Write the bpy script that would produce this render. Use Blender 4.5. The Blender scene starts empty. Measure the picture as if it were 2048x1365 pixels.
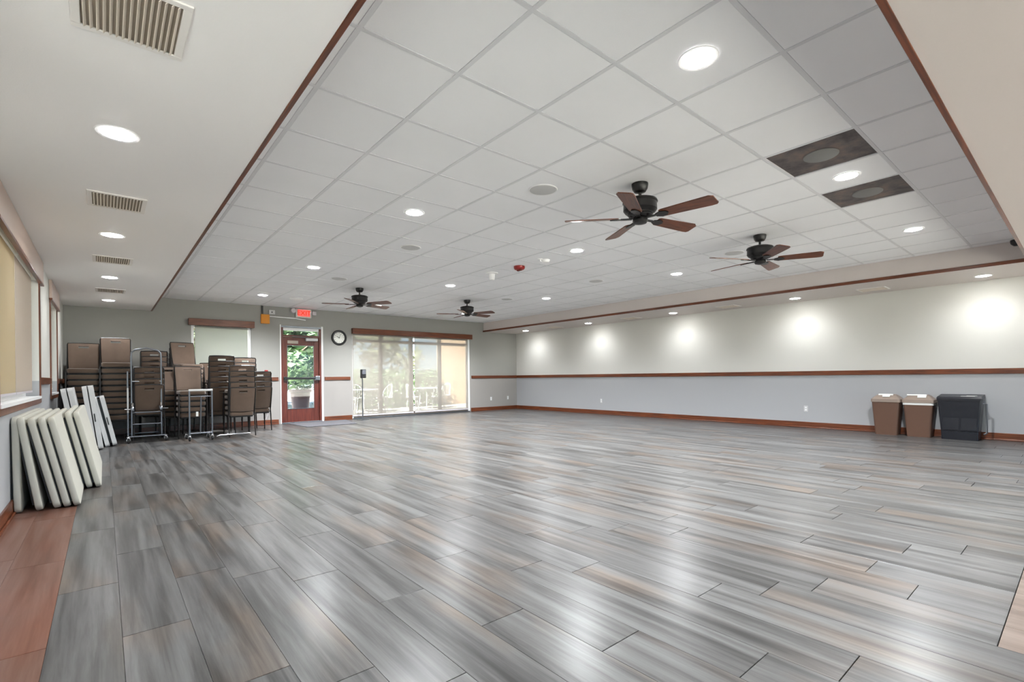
import bpy, bmesh, math, random
from mathutils import Matrix, Vector
random.seed(7)
S = bpy.context.scene
COL = S.collection
PI = math.pi
R = math.radians

# ------------------------------------------------------------------ camera, world, sun, exposure
HC, YAW, ROLL, FPX, CYP = 1.0363, -0.6983, -0.0107, 972.4, 754.6
cam_data = bpy.data.cameras.new('camera'); cam = bpy.data.objects.new('camera', cam_data); COL.objects.link(cam)
_r = Vector((math.cos(YAW), math.sin(YAW), 0)); _d = Vector((-math.sin(YAW), math.cos(YAW), 0)); _u = Vector((0, 0, 1))
_r3 = _r*math.cos(ROLL)+_u*math.sin(ROLL); _u3 = _u*math.cos(ROLL)-_r*math.sin(ROLL)
cam.matrix_world = Matrix(((_r3.x, _u3.x, -_d.x, 0), (_r3.y, _u3.y, -_d.y, 0), (_r3.z, _u3.z, -_d.z, HC), (0, 0, 0, 1)))
cam_data.sensor_width = 36; cam_data.lens = FPX/2048*36; cam_data.shift_y = (CYP-682.5)/2048
cam_data.clip_start = .02; cam_data.clip_end = 300
S.camera = cam

W = bpy.data.worlds.new('world'); S.world = W; W.use_nodes = True
wn = W.node_tree.nodes; wl = W.node_tree.links
bg = wn['Background']
sky = wn.new('ShaderNodeTexSky'); sky.sky_type = 'HOSEK_WILKIE'; sky.turbidity = 3.0; sky.ground_albedo = .4
sky.sun_direction = Vector((-.60, -.34, .68)).normalized()
wl.new(sky.outputs[0], bg.inputs[0]); bg.inputs[1].default_value = 1.4
sun_d = bpy.data.lights.new('sun', 'SUN'); sun_d.energy = 8.0; sun_d.angle = R(.6); sun_d.color = (1, .985, .96)
sun = bpy.data.objects.new('sun', sun_d); COL.objects.link(sun)
sun.rotation_euler = Vector((-.60, -.34, .68)).to_track_quat('Z', 'Y').to_euler(); sun.location = (-8, -6, 12)

S.view_settings.view_transform = 'Standard'; S.view_settings.look = 'None'
S.view_settings.gamma = 1; S.view_settings.use_curve_mapping = False
S.view_settings.exposure = 3.4
LAMP_W = 58.0        # watts of every recessed lamp in the tiled ceiling
SOFFIT_W = 3.6      # watts of every recessed lamp in the soffits

# ------------------------------------------------------------------ room dimensions (metres)
XL, XR, YF, YB = -.568, 10.379, 12.127, -3.2
ZC, ZS = 2.725, 2.443
XSL, XSR, YSN = .734, 9.041, .4885
RT, RB, BT = 1.090, 1.008, .112
T = .6096

# ------------------------------------------------------------------ materials
def lin(c):
    return tuple(((v/255)/12.92 if v/255 <= .04045 else ((v/255+.055)/1.055)**2.4) for v in c)
MATS = {}
def mat(name, rgb, rough=.5, metal=0, spec=.5, bump=0, bscale=60, var=0, vscale=6, coat=0):
    m = bpy.data.materials.new(name); m.use_nodes = True
    nt = m.node_tree; b = nt.nodes['Principled BSDF']
    c = lin(rgb)
    b.inputs['Base Color'].default_value = (*c, 1); b.inputs['Roughness'].default_value = rough
    b.inputs['Metallic'].default_value = metal; b.inputs['Specular IOR Level'].default_value = spec
    b.inputs['Coat Weight'].default_value = coat
    geo = nt.nodes.new('ShaderNodeNewGeometry')
    if var:
        n = nt.nodes.new('ShaderNodeTexNoise'); n.inputs['Scale'].default_value = vscale; n.inputs['Detail'].default_value = 4
        nt.links.new(geo.outputs['Position'], n.inputs['Vector'])
        mr = nt.nodes.new('ShaderNodeMapRange'); mr.inputs['From Min'].default_value = .3; mr.inputs['From Max'].default_value = .7
        mr.inputs['To Min'].default_value = 1-var; mr.inputs['To Max'].default_value = 1+var
        nt.links.new(n.outputs['Fac'], mr.inputs['Value'])
        mx = nt.nodes.new('ShaderNodeMix'); mx.data_type = 'RGBA'; mx.blend_type = 'MULTIPLY'; mx.inputs['Factor'].default_value = 1
        mx.inputs['A'].default_value = (*c, 1); nt.links.new(mr.outputs[0], mx.inputs['B']); nt.links.new(mx.outputs['Result'], b.inputs['Base Color'])
    if bump:
        n = nt.nodes.new('ShaderNodeTexNoise'); n.inputs['Scale'].default_value = bscale; n.inputs['Detail'].default_value = 3
        nt.links.new(geo.outputs['Position'], n.inputs['Vector'])
        bu = nt.nodes.new('ShaderNodeBump'); bu.inputs['Strength'].default_value = bump; bu.inputs['Distance'].default_value = .004
        nt.links.new(n.outputs['Fac'], bu.inputs['Height']); nt.links.new(bu.outputs[0], b.inputs['Normal'])
    MATS[name] = m
    return m
def emit(name, rgb, strength):
    m = bpy.data.materials.new(name); m.use_nodes = True; nt = m.node_tree
    for n in list(nt.nodes):
        if n.type != 'OUTPUT_MATERIAL': nt.nodes.remove(n)
    e = nt.nodes.new('ShaderNodeEmission'); e.inputs[0].default_value = (*lin(rgb), 1); e.inputs[1].default_value = strength
    nt.links.new(e.outputs[0], nt.nodes['Material Output'].inputs[0]); MATS[name] = m
    return m

def wall_paint(name, up, lo, zsplit):
    m = mat(name, up, .6, spec=.3, bump=.12, bscale=220); nt = m.node_tree; b = nt.nodes['Principled BSDF']
    geo = nt.nodes.new('ShaderNodeNewGeometry'); sx = nt.nodes.new('ShaderNodeSeparateXYZ'); nt.links.new(geo.outputs['Position'], sx.inputs[0])
    gt = nt.nodes.new('ShaderNodeMath'); gt.operation = 'GREATER_THAN'; gt.inputs[1].default_value = zsplit; nt.links.new(sx.outputs['Z'], gt.inputs[0])
    mx = nt.nodes.new('ShaderNodeMix'); mx.data_type = 'RGBA'
    mx.inputs['A'].default_value = (*lin(lo), 1); mx.inputs['B'].default_value = (*lin(up), 1)
    nt.links.new(gt.outputs[0], mx.inputs['Factor']); nt.links.new(mx.outputs['Result'], b.inputs['Base Color'])
    return m
M_WALL = wall_paint('wall_paint', (206, 205, 199), (165, 166, 168), 1.05)  # upper tone lightened in place of the soffit lamps' light
M_WALLF = wall_paint('end_wall_paint_dimmed', (150, 149, 144), (152, 148, 144), 1.05)  # greyer wall tone, darkened to offset the lamps close to this wall
M_SOFFIT = mat('soffit_paint', (244, 242, 241), .55, spec=.3, bump=.1, bscale=200)
M_SOFFIT_DIM = mat('soffit_paint_dimmed', (202, 194, 190), .55, spec=.3, bump=.1, bscale=200)  # same soffit paint, darkened in colour where window daylight overbrightens it
M_TILE = mat('acoustic_tile', (240, 241, 243), .8, spec=.2, bump=.2, bscale=420, var=.02, vscale=1.2)
M_TEE = mat('ceiling_grid_enamel', (216, 217, 220), .35, spec=.5)
M_PLENUM = mat('plenum_dark', (60, 60, 60), .9)
M_GROUT = mat('grout', (78, 74, 70), .9)
M_WHITE = mat('white_enamel', (236, 236, 236), .35)
M_WHITEPL = mat('white_plastic', (196, 196, 195), .45, bump=.05)
M_TABLE = mat('table_plastic', (182, 180, 169), .5, bump=.15, bscale=500)
M_TABLEEDGE = mat('table_rim_plastic', (214, 205, 192), .5)
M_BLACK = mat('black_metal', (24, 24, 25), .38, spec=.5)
M_BRONZE = mat('dark_bronze', (30, 29, 29), .35, metal=.3)
M_CHROME = mat('chrome', (190, 192, 196), .18, metal=1)
M_STEEL = mat('brushed_steel', (128, 131, 137), .35, metal=1)
M_CHAIRF = mat('chair_frame_enamel', (30, 27, 26), .35)
M_FABRIC = mat('brown_upholstery', (92, 76, 64), .85, spec=.2, bump=.3, bscale=700, var=.06, vscale=9)
M_FABRIC.node_tree.nodes['Principled BSDF'].inputs['Sheen Weight'].default_value = .35
M_RUBBER = mat('black_rubber', (20, 20, 20), .7)
M_BINB = mat('bin_brown_plastic', (94, 68, 54), .45, bump=.08, bscale=300)
M_BINLID = mat('bin_lid_taupe', (136, 121, 110), .42)
M_BINK = mat('bin_black_plastic', (24, 26, 33), .35, bump=.08, bscale=300)
M_PAPER = mat('paper', (214, 214, 210), .8)
M_VENTDK = mat('vent_throat', (150, 138, 124), .9)
M_VENT = mat('vent_enamel', (234, 230, 226), .45)
M_SLAT = mat('vent_slat_enamel', (226, 216, 204), .5)
M_GRILLE = mat('speaker_grille', (196, 196, 196), .6, bump=.4, bscale=900)
M_GRILLEDK = mat('speaker_grille_grey', (128, 128, 126), .6, bump=.4, bscale=900)
M_RED = mat('red_plastic', (150, 28, 24), .35)
M_ORANGE = mat('orange_plastic', (212, 134, 8), .45)
M_LAVGREY = mat('grey_plastic', (196, 190, 194), .45)
M_MAT = mat('entry_mat_carpet', (84, 83, 87), .95, bump=.5, bscale=400)
M_CONC = mat('patio_concrete', (196, 188, 178), .9, var=.08, vscale=.8, bump=.2)
M_TANWALL = mat('tan_stucco', (196, 164, 132), .9, var=.04, vscale=2, bump=.3)
M_POT = mat('terracotta_pot', (112, 84, 84), .6)
M_SOIL = mat('soil', (60, 46, 36), .95)
M_LEAF = mat('leaf_green', (92, 118, 78), .55, var=.4, vscale=3)
M_LEAFP = mat('leaf_pale', (140, 146, 112), .55, var=.3, vscale=3)
M_BARK = mat('bark', (92, 76, 62), .9, var=.2, vscale=12)
M_CLOCKF = mat('clock_face', (222, 222, 214), .5)
M_EXITH = mat('sign_housing', (206, 204, 196), .5)
M_LENS = emit('lamp_lens', (255, 254, 252), 10.0)
M_EXIT = emit('exit_panel_glow', (255, 108, 100), .11)
M_EXITL = emit('exit_letter_glow', (226, 60, 30), .10)
M_HEADER = mat('header_taupe_paint', (186, 166, 154), .5)
M_BRASS = mat('brass', (170, 150, 112), .3, metal=1)

def wood(name, dark, light, rough=.32, axis=(1, 1, 1), scale=3.0):
    m = mat(name, light, rough, spec=.5); nt = m.node_tree; b = nt.nodes['Principled BSDF']
    tc = nt.nodes.new('ShaderNodeTexCoord'); mp = nt.nodes.new('ShaderNodeMapping'); mp.inputs['Scale'].default_value = axis
    nt.links.new(tc.outputs['Object'], mp.inputs[0])
    n = nt.nodes.new('ShaderNodeTexNoise'); n.inputs['Scale'].default_value = scale; n.inputs['Detail'].default_value = 5; n.inputs['Distortion'].default_value = .4
    nt.links.new(mp.outputs[0], n.inputs['Vector'])
    cr = nt.nodes.new('ShaderNodeValToRGB'); cr.color_ramp.elements[0].position = .35; cr.color_ramp.elements[1].position = .68
    cr.color_ramp.elements[0].color = (*lin(dark), 1); cr.color_ramp.elements[1].color = (*lin(light), 1)
    nt.links.new(n.outputs['Fac'], cr.inputs[0]); nt.links.new(cr.outputs[0], b.inputs['Base Color'])
    return m
M_WOODX = wood('stained_wood_x', (78, 38, 20), (122, 66, 37), axis=(1, 22, 22))
M_WOODY = wood('stained_wood_y', (78, 38, 20), (122, 66, 37), axis=(22, 1, 22))
M_WOODZ = wood('stained_wood_z', (78, 38, 20), (122, 66, 37), axis=(22, 22, 1))
M_DOOR = wood('red_door_wood', (78, 31, 22), (104, 46, 33), rough=.35, axis=(14, 14, 1))
M_BLADE = wood('fan_blade_wood', (72, 35, 19), (114, 61, 35), rough=.3, axis=(2, 24, 2))

def stained(name):
    m = mat(name, (78, 70, 68), .55); nt = m.node_tree; b = nt.nodes['Principled BSDF']
    geo = nt.nodes.new('ShaderNodeNewGeometry')
    n = nt.nodes.new('ShaderNodeTexNoise'); n.inputs['Scale'].default_value = 6; n.inputs['Detail'].default_value = 8; n.inputs['Roughness'].default_value = .65
    nt.links.new(geo.outputs['Position'], n.inputs['Vector'])
    cr = nt.nodes.new('ShaderNodeValToRGB'); e = cr.color_ramp.elements
    e[0].position = .35; e[0].color = (*lin((56, 50, 50)), 1); e[1].position = .7; e[1].color = (*lin((124, 104, 92)), 1)
    x = e.new(.52); x.color = (*lin((92, 84, 82)), 1)
    nt.links.new(n.outputs['Fac'], cr.inputs[0]); nt.links.new(cr.outputs[0], b.inputs['Base Color'])
    return m
M_STAIN = stained('mottled_dark_panel')

def plank_mat(name, ramp, patch, patch_amt, rough):
    m = bpy.data.materials.new(name); m.use_nodes = True; nt = m.node_tree; L = nt.links.new
    b = nt.nodes['Principled BSDF']
    geo = nt.nodes.new('ShaderNodeNewGeometry'); oi = nt.nodes.new('ShaderNodeObjectInfo')
    add = nt.nodes.new('ShaderNodeMath'); add.operation = 'ADD'; L(oi.outputs['Random'], add.inputs[0]); L(geo.outputs['Random Per Island'], add.inputs[1])
    seed = nt.nodes.new('ShaderNodeMath'); seed.operation = 'MULTIPLY'; L(add.outputs[0], seed.inputs[0]); seed.inputs[1].default_value = 57.0
    mp = nt.nodes.new('ShaderNodeMapping'); mp.inputs['Scale'].default_value = (7, .45, 1); L(geo.outputs['Position'], mp.inputs[0])
    n1 = nt.nodes.new('ShaderNodeTexNoise'); n1.noise_dimensions = '4D'; n1.inputs['Scale'].default_value = 1.6; n1.inputs['Detail'].default_value = 5; n1.inputs['Roughness'].default_value = .6; n1.inputs['Distortion'].default_value = .35
    L(mp.outputs[0], n1.inputs['Vector']); L(seed.outputs[0], n1.inputs['W'])
    mp2 = nt.nodes.new('ShaderNodeMapping'); mp2.inputs['Scale'].default_value = (26, .9, 1); L(geo.outputs['Position'], mp2.inputs[0])
    n2 = nt.nodes.new('ShaderNodeTexNoise'); n2.inputs['Scale'].default_value = 1.0; n2.inputs['Detail'].default_value = 6; n2.inputs['Roughness'].default_value = .7; n2.inputs['Distortion'].default_value = .5; L(mp2.outputs[0], n2.inputs['Vector'])
    mixv = nt.nodes.new('ShaderNodeMath'); mixv.operation = 'MULTIPLY_ADD'; L(n2.outputs['Fac'], mixv.inputs[0]); mixv.inputs[1].default_value = .55; L(n1.outputs['Fac'], mixv.inputs[2])
    cr = nt.nodes.new('ShaderNodeValToRGB'); e = cr.color_ramp.elements
    e[0].position = ramp[0][0]; e[0].color = (*lin(ramp[0][1]), 1); e[1].position = ramp[-1][0]; e[1].color = (*lin(ramp[-1][1]), 1)
    for p, c in ramp[1:-1]:
        q = e.new(p); q.color = (*lin(c), 1)
    L(mixv.outputs[0], cr.inputs[0])
    # warm worn patches
    mp3 = nt.nodes.new('ShaderNodeMapping'); mp3.inputs['Scale'].default_value = (3.2, .9, 1); L(geo.outputs['Position'], mp3.inputs[0])
    n3 = nt.nodes.new('ShaderNodeTexNoise'); n3.noise_dimensions = '4D'; n3.inputs['Scale'].default_value = 1.0; n3.inputs['Detail'].default_value = 3
    L(mp3.outputs[0], n3.inputs['Vector']); L(seed.outputs[0], n3.inputs['W'])
    mr = nt.nodes.new('ShaderNodeMapRange'); mr.inputs['From Min'].default_value = .52; mr.inputs['From Max'].default_value = .66; mr.inputs['To Max'].default_value = patch_amt
    L(n3.outputs['Fac'], mr.inputs['Value'])
    mx = nt.nodes.new('ShaderNodeMix'); mx.data_type = 'RGBA'; L(mr.outputs[0], mx.inputs['Factor']); L(cr.outputs[0], mx.inputs['A'])
    mul = nt.nodes.new('ShaderNodeMix'); mul.data_type = 'RGBA'; mul.blend_type = 'MULTIPLY'; mul.inputs['Factor'].default_value = 1
    L(cr.outputs[0], mul.inputs['A']); mul.inputs['B'].default_value = (*patch, 1); L(mul.outputs['Result'], mx.inputs['B'])
    # plank to plank brightness
    fr = nt.nodes.new('ShaderNodeMath'); fr.operation = 'FRACT'; L(add.outputs[0], fr.inputs[0])
    mr2 = nt.nodes.new('ShaderNodeMapRange'); mr2.inputs['To Min'].default_value = .94; mr2.inputs['To Max'].default_value = 1.05; L(fr.outputs[0], mr2.inputs['Value'])
    mm = nt.nodes.new('ShaderNodeMix'); mm.data_type = 'RGBA'; mm.blend_type = 'MULTIPLY'; mm.inputs['Factor'].default_value = 1
    L(mx.outputs['Result'], mm.inputs['A']); L(mr2.outputs[0], mm.inputs['B']); L(mm.outputs['Result'], b.inputs['Base Color'])
    b.inputs['Roughness'].default_value = rough; b.inputs['Specular IOR Level'].default_value = .17
    bu = nt.nodes.new('ShaderNodeBump'); bu.inputs['Strength'].default_value = .12; bu.inputs['Distance'].default_value = .004
    L(mixv.outputs[0], bu.inputs['Height']); L(bu.outputs[0], b.inputs['Normal'])
    MATS[name] = m
    return m
M_PLANK = plank_mat('grey_wood_look_plank', [(.58, (50, 49, 48)), (.70, (67, 66, 65)), (.81, (84, 83, 82)), (.94, (97, 97, 96))], (1.10, .91, .78), 1.0, .285)
M_PLANKR = plank_mat('reddish_brown_plank', [(.55, (84, 52, 40)), (.74, (104, 74, 62)), (.95, (118, 92, 82))], (1.1, .88, .78), .8, .3)
M_PLANKT = plank_mat('tan_plank', [(.55, (84, 72, 66)), (.74, (102, 90, 82)), (.95, (116, 105, 97))], (1.05, .95, .88), .6, .3)

def sheer(name, rgb, open_, transl):
    m = bpy.data.materials.new(name); m.use_nodes = True; nt = m.node_tree; L = nt.links.new
    out = nt.nodes['Material Output']; b = nt.nodes['Principled BSDF']; nt.nodes.remove(b)
    d = nt.nodes.new('ShaderNodeBsdfDiffuse'); d.inputs[0].default_value = (*lin(rgb), 1)
    t = nt.nodes.new('ShaderNodeBsdfTranslucent'); t.inputs[0].default_value = (*lin(rgb), 1)
    m1 = nt.nodes.new('ShaderNodeMixShader'); m1.inputs[0].default_value = transl; L(d.outputs[0], m1.inputs[1]); L(t.outputs[0], m1.inputs[2])
    tr = nt.nodes.new('ShaderNodeBsdfTransparent'); m2 = nt.nodes.new('ShaderNodeMixShader'); m2.inputs[0].default_value = open_
    L(m1.outputs[0], m2.inputs[1]); L(tr.outputs[0], m2.inputs[2]); L(m2.outputs[0], out.inputs[0])
    MATS[name] = m
    return m
M_SHADE = sheer('solar_screen_fabric', (194, 187, 179), .31, .5)
M_SHADEB = sheer('fill_blind_fabric', (244, 244, 242), .0, .85)  # very translucent cloth so the added side window gives more fill
M_SHADEW = sheer('white_shade_fabric', (188, 190, 184), .12, .5)
M_SHADET = sheer('tan_shade_fabric', (184, 171, 148), .06, .5)
M_SHADET2 = sheer('taupe_shade_fabric', (184, 174, 164), .06, .5)
def glass_mat():
    m = bpy.data.materials.new('window_glass'); m.use_nodes = True; nt = m.node_tree; L = nt.links.new
    out = nt.nodes['Material Output']; nt.nodes.remove(nt.nodes['Principled BSDF'])
    g = nt.nodes.new('ShaderNodeBsdfGlossy'); g.inputs['Roughness'].default_value = .02
    tr = nt.nodes.new('ShaderNodeBsdfTransparent'); tr.inputs[0].default_value = (.93, .96, .95, 1)
    fr = nt.nodes.new('ShaderNodeFresnel'); fr.inputs[0].default_value = 1.45
    mx = nt.nodes.new('ShaderNodeMixShader'); L(fr.outputs[0], mx.inputs[0]); L(tr.outputs[0], mx.inputs[1]); L(g.outputs[0], mx.inputs[2]); L(mx.outputs[0], out.inputs[0])
    return m
M_GLASS = glass_mat()

# ------------------------------------------------------------------ mesh helpers
class MB:
    def __init__(s): s.v = []; s.f = []
    def add(s, vs, fs, M=None):
        o = len(s.v)
        s.v += [tuple((M @ Vector(p)) if M else p) for p in vs]; s.f += [tuple(i+o for i in f) for f in fs]
        return s
    def box(s, a, b, M=None):
        x0, y0, z0 = a; x1, y1, z1 = b
        return s.add([(x0, y0, z0), (x1, y0, z0), (x1, y1, z0), (x0, y1, z0), (x0, y0, z1), (x1, y0, z1), (x1, y1, z1), (x0, y1, z1)],
                     [(0, 3, 2, 1), (4, 5, 6, 7), (0, 1, 5, 4), (1, 2, 6, 5), (2, 3, 7, 6), (3, 0, 4, 7)], M)
    def cbox(s, a, b, c=.006, M=None):      # chamfered box
        bm = bmesh.new(); m = MB().box(a, b)
        vs = [bm.verts.new(p) for p in m.v]
        for f in m.f: bm.faces.new([vs[i] for i in f])
        bmesh.ops.bevel(bm, geom=list(bm.edges), offset=c, segments=2, affect='EDGES', profile=.5)
        bm.verts.index_update()
        s.add([tuple(v.co) for v in bm.verts], [tuple(v.index for v in f.verts) for f in bm.faces], M); bm.free()
        return s
    def tube(s, pts, r, n=10, M=None, closed=False):
        pts = [Vector(p) for p in pts]; N = len(pts); rings = []
        up = None
        for i, p in enumerate(pts):
            if closed: t = (pts[(i+1) % N]-pts[i-1])
            else: t = (pts[min(i+1, N-1)]-pts[max(i-1, 0)])
            t.normalize()
            if up is None:
                up = Vector((0, 0, 1)) if abs(t.z) < .9 else Vector((1, 0, 0))
            a = t.cross(up)
            if a.length < 1e-4: a = t.cross(Vector((0, 1, 0)))
            a.normalize(); b = a.cross(t); up = b
            rr = r[i] if isinstance(r, (list, tuple)) else r
            rings.append([p+a*math.cos(2*PI*k/n)*rr+b*math.sin(2*PI*k/n)*rr for k in range(n)])
        vs = [tuple(q) for ring in rings for q in ring]; fs = []
        M_ = N if closed else N-1
        for i in range(M_):
            j = (i+1) % N
            for k in range(n): fs.append((i*n+k, i*n+(k+1) % n, j*n+(k+1) % n, j*n+k))
        if not closed:
            fs.append(tuple(range(n-1, -1, -1))); fs.append(tuple((N-1)*n+k for k in range(n)))
        return s.add(vs, fs, M)
    def lathe(s, prof, n=24, M=None):        # prof [(r,z)...], about z
        vs = []; fs = []
        for r, z in prof:
            for k in range(n): vs.append((r*math.cos(2*PI*k/n), r*math.sin(2*PI*k/n), z))
        for i in range(len(prof)-1):
            for k in range(n): fs.append((i*n+k, i*n+(k+1) % n, (i+1)*n+(k+1) % n, (i+1)*n+k))
        ring = prof[0] == prof[-1]
        if prof[0][0] > 1e-4 and not ring: fs.append(tuple(range(n-1, -1, -1)))
        if prof[-1][0] > 1e-4 and not ring and abs(prof[-1][1]-prof[-2][1]) > 1e-6: fs.append(tuple((len(prof)-1)*n+k for k in range(n)))
        return s.add(vs, fs, M)
    def prism(s, poly, z0, z1, M=None):      # poly in xy
        n = len(poly)
        return s.add([(x, y, z0) for x, y in poly]+[(x, y, z1) for x, y in poly],
                     [tuple(range(n-1, -1, -1)), tuple(range(n, 2*n))]+[(i, (i+1) % n, n+(i+1) % n, n+i) for i in range(n)], M)
    def mesh(s, name, material, smooth=False):
        me = bpy.data.meshes.new(name); me.from_pydata(s.v, [], s.f); me.update()
        bm = bmesh.new(); bm.from_mesh(me); bmesh.ops.remove_doubles(bm, verts=bm.verts, dist=1e-6)
        bmesh.ops.recalc_face_normals(bm, faces=bm.faces); bm.to_mesh(me); bm.free()
        if material: me.materials.append(material)
        if smooth:
            me.polygons.foreach_set('use_smooth', [True]*len(me.polygons))
            try: me.set_sharp_from_angle(angle=R(38))
            except Exception: pass
        return me
    def build(s, name, material, parent=None, smooth=False, loc=None):
        return link(name, s.mesh(name, material, smooth), parent, loc)

def link(name, me, parent=None, loc=None, rot=None):
    o = bpy.data.objects.new(name, me); COL.objects.link(o)
    if parent: o.parent = parent
    if loc: o.location = loc
    if rot: o.rotation_euler = rot
    return o
def tag(o, label, cat, group=None, kind=None):
    o['label'] = label; o['category'] = cat
    if group: o['group'] = group
    if kind: o['kind'] = kind
    return o
def thing(name, label, cat, loc=(0, 0, 0), rot=(0, 0, 0), group=None, kind=None):
    o = link(name, None, None, loc, rot); o.empty_display_size = .1
    return tag(o, label, cat, group, kind)
def struct(o, label, cat):
    return tag(o, label, cat, kind='structure')
def rot_z(a): return Matrix.Rotation(a, 4, 'Z')
def TR(x, y, z): return Matrix.Translation((x, y, z))
def rrect(w, h, r, n=6):
    pts = []
    for cx, cy, a0 in ((w/2-r, h/2-r, 0), (-w/2+r, h/2-r, 90), (-w/2+r, -h/2+r, 180), (w/2-r, -h/2+r, 270)):
        for k in range(n+1):
            a = R(a0+90*k/n); pts.append((cx+r*math.cos(a), cy+r*math.sin(a)))
    return pts
def proj(x, y, z):
    q = Vector((x, y, z-HC)); d = q.dot(_d)
    return (1024+FPX*q.dot(_r3)/d, CYP-FPX*q.dot(_u3)/d) if d > .05 else None
ORD = ['lowest', 'second', 'third', 'fourth', 'fifth', 'sixth', 'seventh', 'eighth', 'ninth', 'tenth', 'eleventh']

# ------------------------------------------------------------------ floor
floor = MB().box((XL-.2, YB-.2, -.2), (XR+.2, YF+.16, -.012)).build('floor', M_GROUT)
struct(floor, 'grey wood-look plank floor with a reddish strip along the window wall', 'floor')
PW, PX0, PL = .2296, .049, 1.2192
fixed = {6: 1.19, 8: .553, 9: 1.188, 11: .865, 12: .548, 7: .78, 5: .42, 4: .9, 3: .2}
planks = []
for r in range(-3, 46):
    x0 = max(PX0+PW*r, XL); x1 = min(PX0+PW*(r+1), XR)
    if x1-x0 < .02: continue
    ph = fixed.get(r, random.uniform(0, PL))
    if r >= 11: joints_forced = .235
    else: joints_forced = None
    ys = []
    y = ph
    while y > YB: y -= PL
    ys = []
    while y < YF:
        ys.append(y); y += PL
    ys = sorted(set([YB]+[q for q in ys if YB < q < YF]+[YF]))
    if joints_forced:
        ys = sorted([q for q in ys if abs(q-joints_forced) > .2 or q in (YB, YF)]+[joints_forced])
    for a, b in zip(ys[:-1], ys[1:]):
        if b-a < .02: continue
        m = 'r' if x1 <= -.17 else ('t' if (r >= 11 and b <= .24) else 'g')
        planks.append((x0, x1, a, b, m))
def plank_area(p):
    x0, x1, y0, y1, _ = p; q = []
    n = 8
    tot = 0
    for i in range(n):
        ya = y0+(y1-y0)*i/n; yb = y0+(y1-y0)*(i+1)/n
        c = [proj(x0, ya, 0), proj(x1, ya, 0), proj(x1, yb, 0), proj(x0, yb, 0)]
        if None in c: continue
        cx = sum(k[0] for k in c)/4; cy = sum(k[1] for k in c)/4
        if not (-40 < cx < 2090 and cy < 1400): continue
        tot += abs(sum(c[k][0]*c[(k+1) % 4][1]-c[(k+1) % 4][0]*c[k][1] for k in range(4)))/2
    return tot
planks.sort(key=plank_area, reverse=True)
PM = {'g': M_PLANK, 'r': M_PLANKR, 't': M_PLANKT}
pcache = {}
def plank_mb(w, l):
    c = .0010
    mb = MB(); x, y = w/2-.0006, l/2-.0014
    mb.add([(-x, -y, -.012), (x, -y, -.012), (x, y, -.012), (-x, y, -.012), (-x, -y, -c), (x, -y, -c), (x, y, -c), (-x, y, -c),
            (-x+c, -y+c, 0), (x-c, -y+c, 0), (x-c, y-c, 0), (-x+c, y-c, 0)],
           [(0, 1, 5, 4), (1, 2, 6, 5), (2, 3, 7, 6), (3, 0, 4, 7), (4, 5, 9, 8), (5, 6, 10, 9), (6, 7, 11, 10), (7, 4, 8, 11), (8, 9, 10, 11)])
    return mb
rest = MB()
for i, (x0, x1, y0, y1, m) in enumerate(planks):
    w, l = round(x1-x0, 3), round(y1-y0, 2)
    if i < 300 or m != 'g':
        if plank_area((x0, x1, y0, y1, m)) <= 0 and m != 'g' and i >= 300:
            pass
        k = (w, l, m)
        if k not in pcache: pcache[k] = plank_mb(w, y1-y0).mesh('plank', PM[m])
        o = link('plank', pcache[k], floor, ((x0+x1)/2, (y0+y1)/2, random.uniform(-.0004, 0)))
    else:
        mb = plank_mb(w, y1-y0); rest.add(mb.v, mb.f, TR((x0+x1)/2, (y0+y1)/2, 0))
far_planks = rest.build('plank_field', M_PLANK, floor); far_planks['kind'] = 'stuff'

# ------------------------------------------------------------------ walls
WT = .16
def wall_boxes(mb, axis, const, thick, a0, a1, z0, z1, holes):
    """solid wall along an axis with rectangular holes [(a,b,zb,zt)]"""
    cuts = sorted(set([a0, a1]+[h[0] for h in holes]+[h[1] for h in holes]))
    for p, q in zip(cuts[:-1], cuts[1:]):
        h = [k for k in holes if k[0] <= p+1e-6 and k[1] >= q-1e-6]
        spans = [(z0, z1)] if not h else [(z0, h[0][2]), (h[0][3], z1)]
        for zb, zt in spans:
            if zt-zb < 1e-4: continue
            if axis == 'x': mb.box((p, const, zb), (q, const+thick, zt))
            else: mb.box((const, p, zb), (const+thick, q, zt))
    return mb
WL1, WL2 = (4.9, 7.76, .87, 2.20), (9.28, 10.5, .87, 2.20)
WLB = (-1.8, 2.6, .87, 2.20)  # unseen side window added for fill daylight
mb = wall_boxes(MB(), 'y', XL, -WT, YB, YF+WT, 0, ZC+.3, [WL1, WL2, WLB])
struct(mb.build('wall_left', M_WALL), 'pale window wall with the stacked tables leaning on it', 'wall')
SW = (1.41, 2.54, .86, 2.20); DR = (3.165, 4.085, 0, 2.30); SL = (4.86, 8.50, 0, 2.20)
mb = wall_boxes(MB(), 'x', YF, WT, XL-WT, XR+WT, 0, ZC+.3, [SW, DR, SL])
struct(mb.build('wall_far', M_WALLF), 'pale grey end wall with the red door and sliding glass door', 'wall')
struct(MB().box((XR, YB, 0), (XR+WT, YF, ZC+.3)).build('wall_right', M_WALL), 'long pale grey wall with the chair rail and rubbish bins', 'wall')
BW = [(-.4, 4.85, .05, 2.40), (4.95, 10.2, .05, 2.40)]  # unseen back windows added to bring daylight onto the ceiling
mb = wall_boxes(MB(), 'x', YB, -WT, XL-WT, XR+WT, 0, ZC+.3, BW)
struct(mb.build('wall_back', M_WALL), 'pale end wall behind the viewpoint with two broad added windows', 'wall')

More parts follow.
